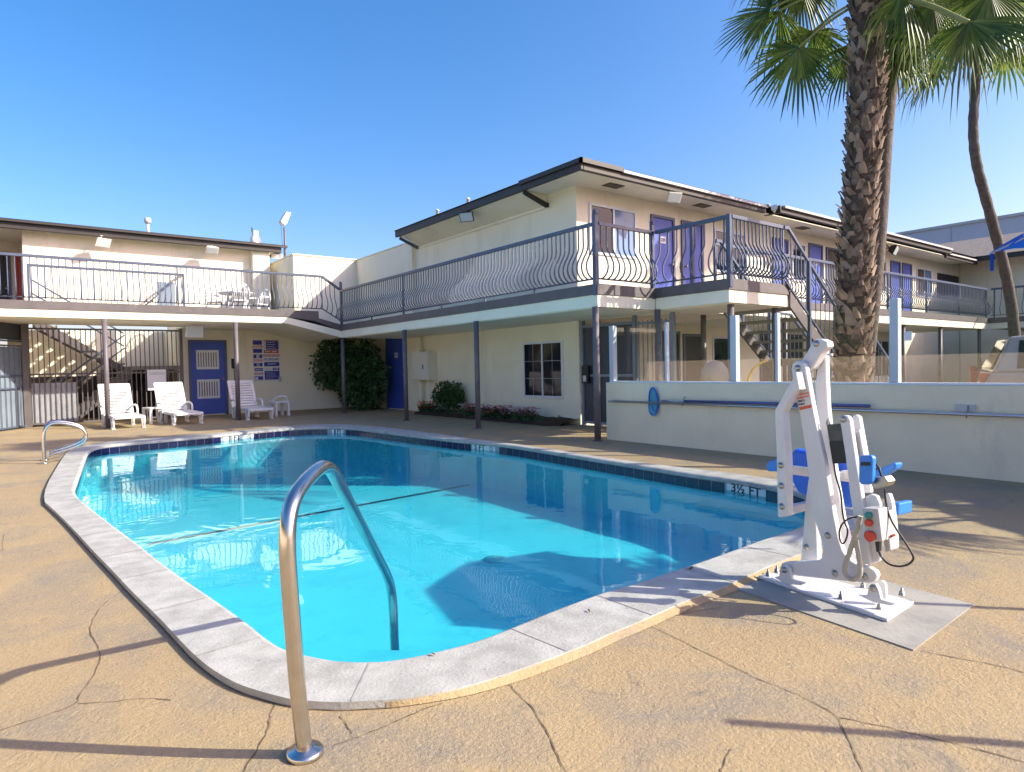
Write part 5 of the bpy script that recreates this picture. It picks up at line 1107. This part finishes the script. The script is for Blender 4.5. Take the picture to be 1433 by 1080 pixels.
mb.build('leaf_bases', M['boot'], pm, fixn=False)
def pfan(par, start, hub, tip, x, dx, R, nrm=(-0.5, -0.3, 0.8), **k):
    h = onx(hub, x); t = onx(tip, x+dx); s = onx(start, 9.55) if not isinstance(start, V) else start
    frond(par, s, h, t-h, nrm, R*0.92, rp, **k)
topc = (1212, -10)
NV = (-0.75, -0.55, 0.35)
pfan(pm, (1196, -30), (1078, 12), (1000, 40), 9.2, -0.1, 1.05, NV, spread=170, droop=0.15, nseg=30)
pfan(pm, (1196, -25), (1090, 15), (1066, 90), 9.3, 0.2, 0.95, NV, spread=150, droop=0.5, nseg=26)
pfan(pm, (1198, 6), (1118, 66), (1082, 150), 9.1, -0.1, 1.02, NV, spread=205, droop=0.25, nseg=40)
pfan(pm, (1198, 2), (1138, 44), (1120, 110), 9.9, 0.4, 0.85, (-0.4, -0.5, 0.8), spread=230, droop=0.5, nseg=34)
pfan(pm, (1196, 20), (1186, 78), (1166, 150), 9.9, 0.2, 0.75, NV, spread=130, droop=0.5, nseg=20)
pfan(pm, (1198, -40), (1120, -22), (1140, 60), 9.7, 0.3, 0.9, NV, spread=170, droop=0.6, nseg=30)
pfan(pm, (1190, -50), (1140, -40), (1050, -10), 9.8, 0.0, 1.1, NV, spread=180, droop=0.4, nseg=34)
pfan(pm, (1230, -20), (1262, -12), (1270, 60), 9.4, 0.0, 0.85, NV, spread=150, droop=0.6, nseg=26)
pfan(pm, (1232, -10), (1305, 2), (1315, 80), 9.6, 0.2, 0.92, NV, spread=170, droop=0.5, nseg=32)
pfan(pm, (1232, -5), (1352, 32), (1345, 115), 9.3, 0.0, 0.85, NV, spread=160, droop=0.5, nseg=30)
pfan(pm, (1232, -8), (1356, 30), (1440, 62), 9.2, -0.2, 1.05, NV, spread=140, droop=0.12, nseg=30)
pfan(pm, (1230, -40), (1385, -12), (1400, 50), 9.7, 0.1, 0.95, NV, spread=210, droop=0.4, nseg=36)
pfan(pm, (1230, -50), (1300, -50), (1350, 0), 9.9, 0.2, 0.95, NV, spread=200, droop=0.4, nseg=34)
crown(pm, ptp+V((0, 0, 0.35)), 16, 0.95, rp, lo=0.0, hi=1.35, stem=1.0)
# slender palm hidden behind it
SP = [(1246, 108), (1241, 140), (1236, 200), (1231, 290), (1224, 380), (1215, 470), (1208, 540)]
P = [onx(q, 10.5) for q in SP][::-1]; P = [V((P[0].x, P[0].y, 0))]+P
ps = thing('palm_tree', P[0], 'slender ringed palm standing close behind the thick palm', 'palm tree')
MB().tube(smooth_path(P, 2), 0.125, 14).build('trunk', M['palmbark'], ps)
tp = P[-1]
for k, (hx, tip, RR) in enumerate((((1252, 70), (1262, 120), 0.6), ((1262, 72), (1290, 98), 0.62), ((1258, 40), (1300, 60), 0.7), ((1250, 30), (1245, 90), 0.7), ((1268, 20), (1285, 60), 0.7))):
    h = onx(hx, 10.3); frond(ps, tp+V((0, 0, 0.1)), h, onx(tip, 10.3)-h, NV, RR, rp, nseg=22, spread=150, droop=0.5)
crown(ps, tp+V((0, 0, 0.3)), 9, 0.6, rp, lo=0.2, hi=1.3, stem=0.5, nseg=18)
# curved far palm
SP = [(1368, 70), (1366, 110), (1362, 160), (1362, 195), (1366, 228), (1376, 265), (1388, 308), (1398, 345), (1408, 385), (1416, 430), (1421, 480), (1424, 530)]
P = [ony(q, 5.0) for q in SP][::-1]; P = [V((P[0].x+0.1, 5.0, 0))]+P
pc = thing('palm_tree', P[0], 'tall curved dark palm trunk behind the blue umbrella', 'palm tree')
Q = smooth_path(P, 2); MB().tube(Q, 0.15, 14, rs=[0.135-0.05*(i/len(Q))**0.8+0.006*sin(i*2.5) for i in range(len(Q))]).build('trunk', M['palmbark'], pc)
crown(pc, P[-1]+V((0, 0, 0.25)), 15, 1.0, rp, lo=-0.55, hi=1.2, stem=0.8, droop=0.5, nseg=24)
# palm out of the picture on the right; its fronds throw the striped shade on the deck
po = thing('palm_tree', (8.5, -1.25, 0), 'short palm off to the right whose fronds shade the deck by the lift', 'palm tree')
MB().tube([(8.5, -1.25, 0), (8.5, -1.25, 2.15)], 0.2, 14).build('trunk', M['palmbark'], po)
crown(po, (8.5, -1.25, 2.25), 16, 0.95, rp, lo=-0.25, hi=1.0, stem=0.85, droop=0.25, nseg=24)

# ---------------------------------------------------------------- parked cars and things behind the glass
def car(loc, rz, paint, lab, L=4.6, W=1.8, H=1.6, suv=True):
    t = thing('parked_car', (0, 0, 0), lab, 'car'); z0 = 0.28; zb = H*0.60
    def loft(secs, m, name, par, bev=0.0):
        mb = MB()
        for w in secs: pass
    prof = [(-L/2, 0.45), (-L/2+0.03, 0.75), (-L/2+0.12, zb), (L*0.18, zb), (L/2-0.5, zb-0.10), (L/2-0.1, zb-0.25), (L/2, 0.55), (L/2-0.05, z0), (-L/2+0.08, z0)]
    mb = MB(); mb.prism([(x, -W/2, z) for x, z in prof], (0, W, 0)); mb.build('body', M[paint], t, bevel=0.06, local=True)
    cab = [(-L/2+0.16, zb+0.002), (-L/2+0.42 if suv else -L/2+0.9, H-0.03), (-L/2+0.8 if suv else -L/2+1.3, H), (L*0.02, H), (L*0.07, H-0.04), (L*0.24, zb+0.002)]
    n = len(cab); A = [V((x, -W/2+0.04+0.17*(z-zb)/(H-zb), z)) for x, z in cab]; Bq = [V((p.x, -p.y, p.z)) for p in A]
    mb = MB(); mb.add(A+Bq, [tuple(range(n)), tuple(range(2*n-1, n-1, -1))]+[(i, i+n, (i+1) % n+n, (i+1) % n) for i in range(n)]); mb.build('cabin', M[paint], t, bevel=0.04, local=True)
    for s in (-1, 1):
        mb = MB()
        for x0, x1, y0, y1 in ((-L/2+0.5, -L*0.22, 0.1, 0.85), (-L*0.20, -L*0.02, 0.1, 0.85), (0.0, L*0.165, 0.1, 0.80)):
            q = []
            for x, f in ((x0, y0), (x1, y0), (x1-0.06 if x1 < L*0.1 else x1-0.35, y1), (x0+0.05, y1)):
                z = zb+(H-zb)*f; q.append(V((x, s*(W/2-0.04-0.17*f+0.006), z)))
            mb.prism(q, (0, s*0.006, 0))
        mb.build('side_window', M['wglass'], t, local=True)
        for x in (-L*0.30, L*0.31):
            wl_ = MB().lathe([(0.20, -0.1), (0.33, -0.1), (0.34, 0.0), (0.33, 0.1), (0.2, 0.1)], (x, s*(W/2-0.1), 0.34), 20, (0, 1, 0)).build('wheel', M['black'], t, local=True)
            MB().lathe([(0.2, -0.108), (0.2, 0.108)], (x, s*(W/2-0.1), 0.34), 16, (0, 1, 0)).build('rim', M['alu'], wl_, local=True)
        mb = MB(); mb.box(-L/2-0.012, -L/2+0.13, s*(W/2-0.16)-0.10*(s < 0)*0-0.09, s*(W/2-0.16)+0.10, 0.72, 0.96); o = mb.build('tail_light', M['red'], t, local=True)
        MB().box(L/2-0.14, L/2-0.02, s*(W/2-0.25)-0.13, s*(W/2-0.25)+0.13, 0.62, 0.75).build('headlight', M['lens'], t, local=True)
    xa, za = -L/2+0.17, zb+0.08; xb, zb2 = -L/2+0.40 if suv else -L/2+0.85, H-0.1
    MB().add([(xa-0.012, -W/2+0.22, za), (xa-0.012, W/2-0.22, za), (xb-0.012, W/2-0.30, zb2), (xb-0.012, -W/2+0.30, zb2)], [(0, 1, 2, 3)]).build('rear_window', M['wglass'], t, local=True)
    t.location = loc; t.rotation_euler = (0, 0, rz); return t
car((15.1, 2.1, -0.04), radians(-68), 'carbeige', 'beige car with orange red tail light behind the right glass pane', H=1.62)
car((25.5, 5.2, -0.04), radians(-60), 'cardark', 'dark car parked under the far right walkway behind the glass', H=1.5, suv=False)
car((-7.5, 14.5, -0.04), radians(80), 'carwhite', 'white car mirrored in the first pane of the glass screen', L=4.7, H=1.75)
bn = thing('reflection_dome', (8.6, 5.2, 0), 'grey rounded dome standing in for a reflection in the glass screen', 'reflection stand-in')  # solid dome modelled in place of a reflection in the glass
g = onx((1000, 524), 8.4)
MB().lathe([(0.02, 0.26), (0.12, 0.23), (0.19, 0.13), (0.21, 0.0), (0.2, -0.05), (0.14, -0.3), (0.05, -0.34)], (g.x, g.y, 0.98), 20).build('lid', M['refldome'], bn)
for k in range(3): MB().tube([(g.x+0.15*cos(k*2.1), g.y+0.15*sin(k*2.1), 0.75), (g.x+0.27*cos(k*2.1), g.y+0.27*sin(k*2.1), 0)], 0.018, 6).build('leg', M['black'], bn)
hh = [onx(q, 9.0) for q in ((1046, 536), (1049, 524), (1056, 513), (1066, 507), (1074, 504))]
MB().tube(smooth_path(hh, 2), 0.018, 8).build('garden_hose', M['yellow'], lab='yellow hose looping up behind the glass near the stair foot', cat='hose')
# hedge added out of view beyond the tan wall to darken the glass reflection
hg = thing('hedge', (-6, 8, 0), 'added unseen dark hedge beyond the tan wall, darkening the glass screen reflection', 'hedge')
mb = MB(); rh = random.Random(8)
mb.box(-6.6, -5.4, -14, 34, 0, 2.9)
mb.build('core', M['hedge'], hg); mb = MB()
leaf_cloud(mb, [(V((-5.9, -12+k*3.1, 1.8+0.1*sin(k*1.7))), (0.75, 2.3, 1.55+0.1*sin(k*2.3))) for k in range(15)], 5200, 0.3, rh, 0.3)
mb.build('foliage', M['hedge'], hg, fixn=False)
# fallen leaves
for px, z, a, lab in (((967, 796), ZC+0.004, 0.3, 'dark curled leaf lying on the pool coping beside the lift'), ((824, 855), ZC+0.004, 1.1, 'small brown leaf on the near right coping'), ((606, 916), ZC+0.004, 2.0, 'tiny dry leaf on the coping behind the handrail')):
    q = onz(px, z); L = 0.026 if px[0] > 900 else 0.016; ax = V((cos(a), sin(a), 0)); sd_ = V((-sin(a), cos(a), 0))
    MB().add([q-ax*L, q-ax*L*0.2+sd_*L*0.45+V((0, 0, 0.006)), q+ax*L+V((0, 0, 0.008)), q+ax*L*0.1-sd_*L*0.4+V((0, 0, 0.005)), q+V((0, 0, 0.002))], [(0, 4, 1), (1, 4, 2), (2, 4, 3), (3, 4, 0)]).build('fallen_leaf', M['dryleaf'], lab=lab, cat='leaf', fixn=False)
DUST, OZ, SAT, MUL = 2.4, 4.5, 1.3, (0.90, 0.655, 0.63, 1)
# ---------------------------------------------------------------- daylight
w = bpy.data.worlds.new('World'); S.world = w; w.use_nodes = True; t = w.node_tree
bg = t.nodes['Background']; sk = t.nodes.new('ShaderNodeTexSky'); sk.sky_type = 'NISHITA'; sk.sun_disc = False
sunv = V((0.665, -0.747, 0.608)); el = atan2(0.608, 1.0)
sk.sun_elevation = el; sk.sun_rotation = atan2(sunv.x, sunv.y); sk.altitude = 0; sk.air_density = 1.0; sk.dust_density = DUST; sk.ozone_density = OZ
mu = t.nodes.new('ShaderNodeMix'); mu.data_type = 'RGBA'; mu.blend_type = 'MULTIPLY'; mu.inputs[0].default_value = 1.0; mu.inputs[7].default_value = MUL
hs = t.nodes.new('ShaderNodeHueSaturation'); hs.inputs['Saturation'].default_value = SAT; t.links.new(sk.outputs[0], hs.inputs['Color']); t.links.new(hs.outputs[0], mu.inputs[6]); t.links.new(mu.outputs[2], bg.inputs[0]); bg.inputs[1].default_value = 0.15
sd = bpy.data.lights.new('sun', 'SUN'); so = bpy.data.objects.new('sun', sd); COL.objects.link(so)
sd.energy = 2.75; sd.angle = radians(0.5); sd.color = (1.0, 0.94, 0.77)
so.rotation_euler = (-sunv).to_track_quat('-Z', 'Y').to_euler(); so.location = (20, -20, 20)
S.view_settings.view_transform = 'Standard'; S.view_settings.look = 'None'; S.view_settings.exposure = 1.6; S.view_settings.gamma = 1
S.cycles.max_bounces = 8; S.cycles.transparent_max_bounces = 16; S.cycles.diffuse_bounces = 6; S.cycles.glossy_bounces = 4; S.cycles.caustics_reflective = False; S.cycles.caustics_refractive = False
S.cycles.use_denoising = True
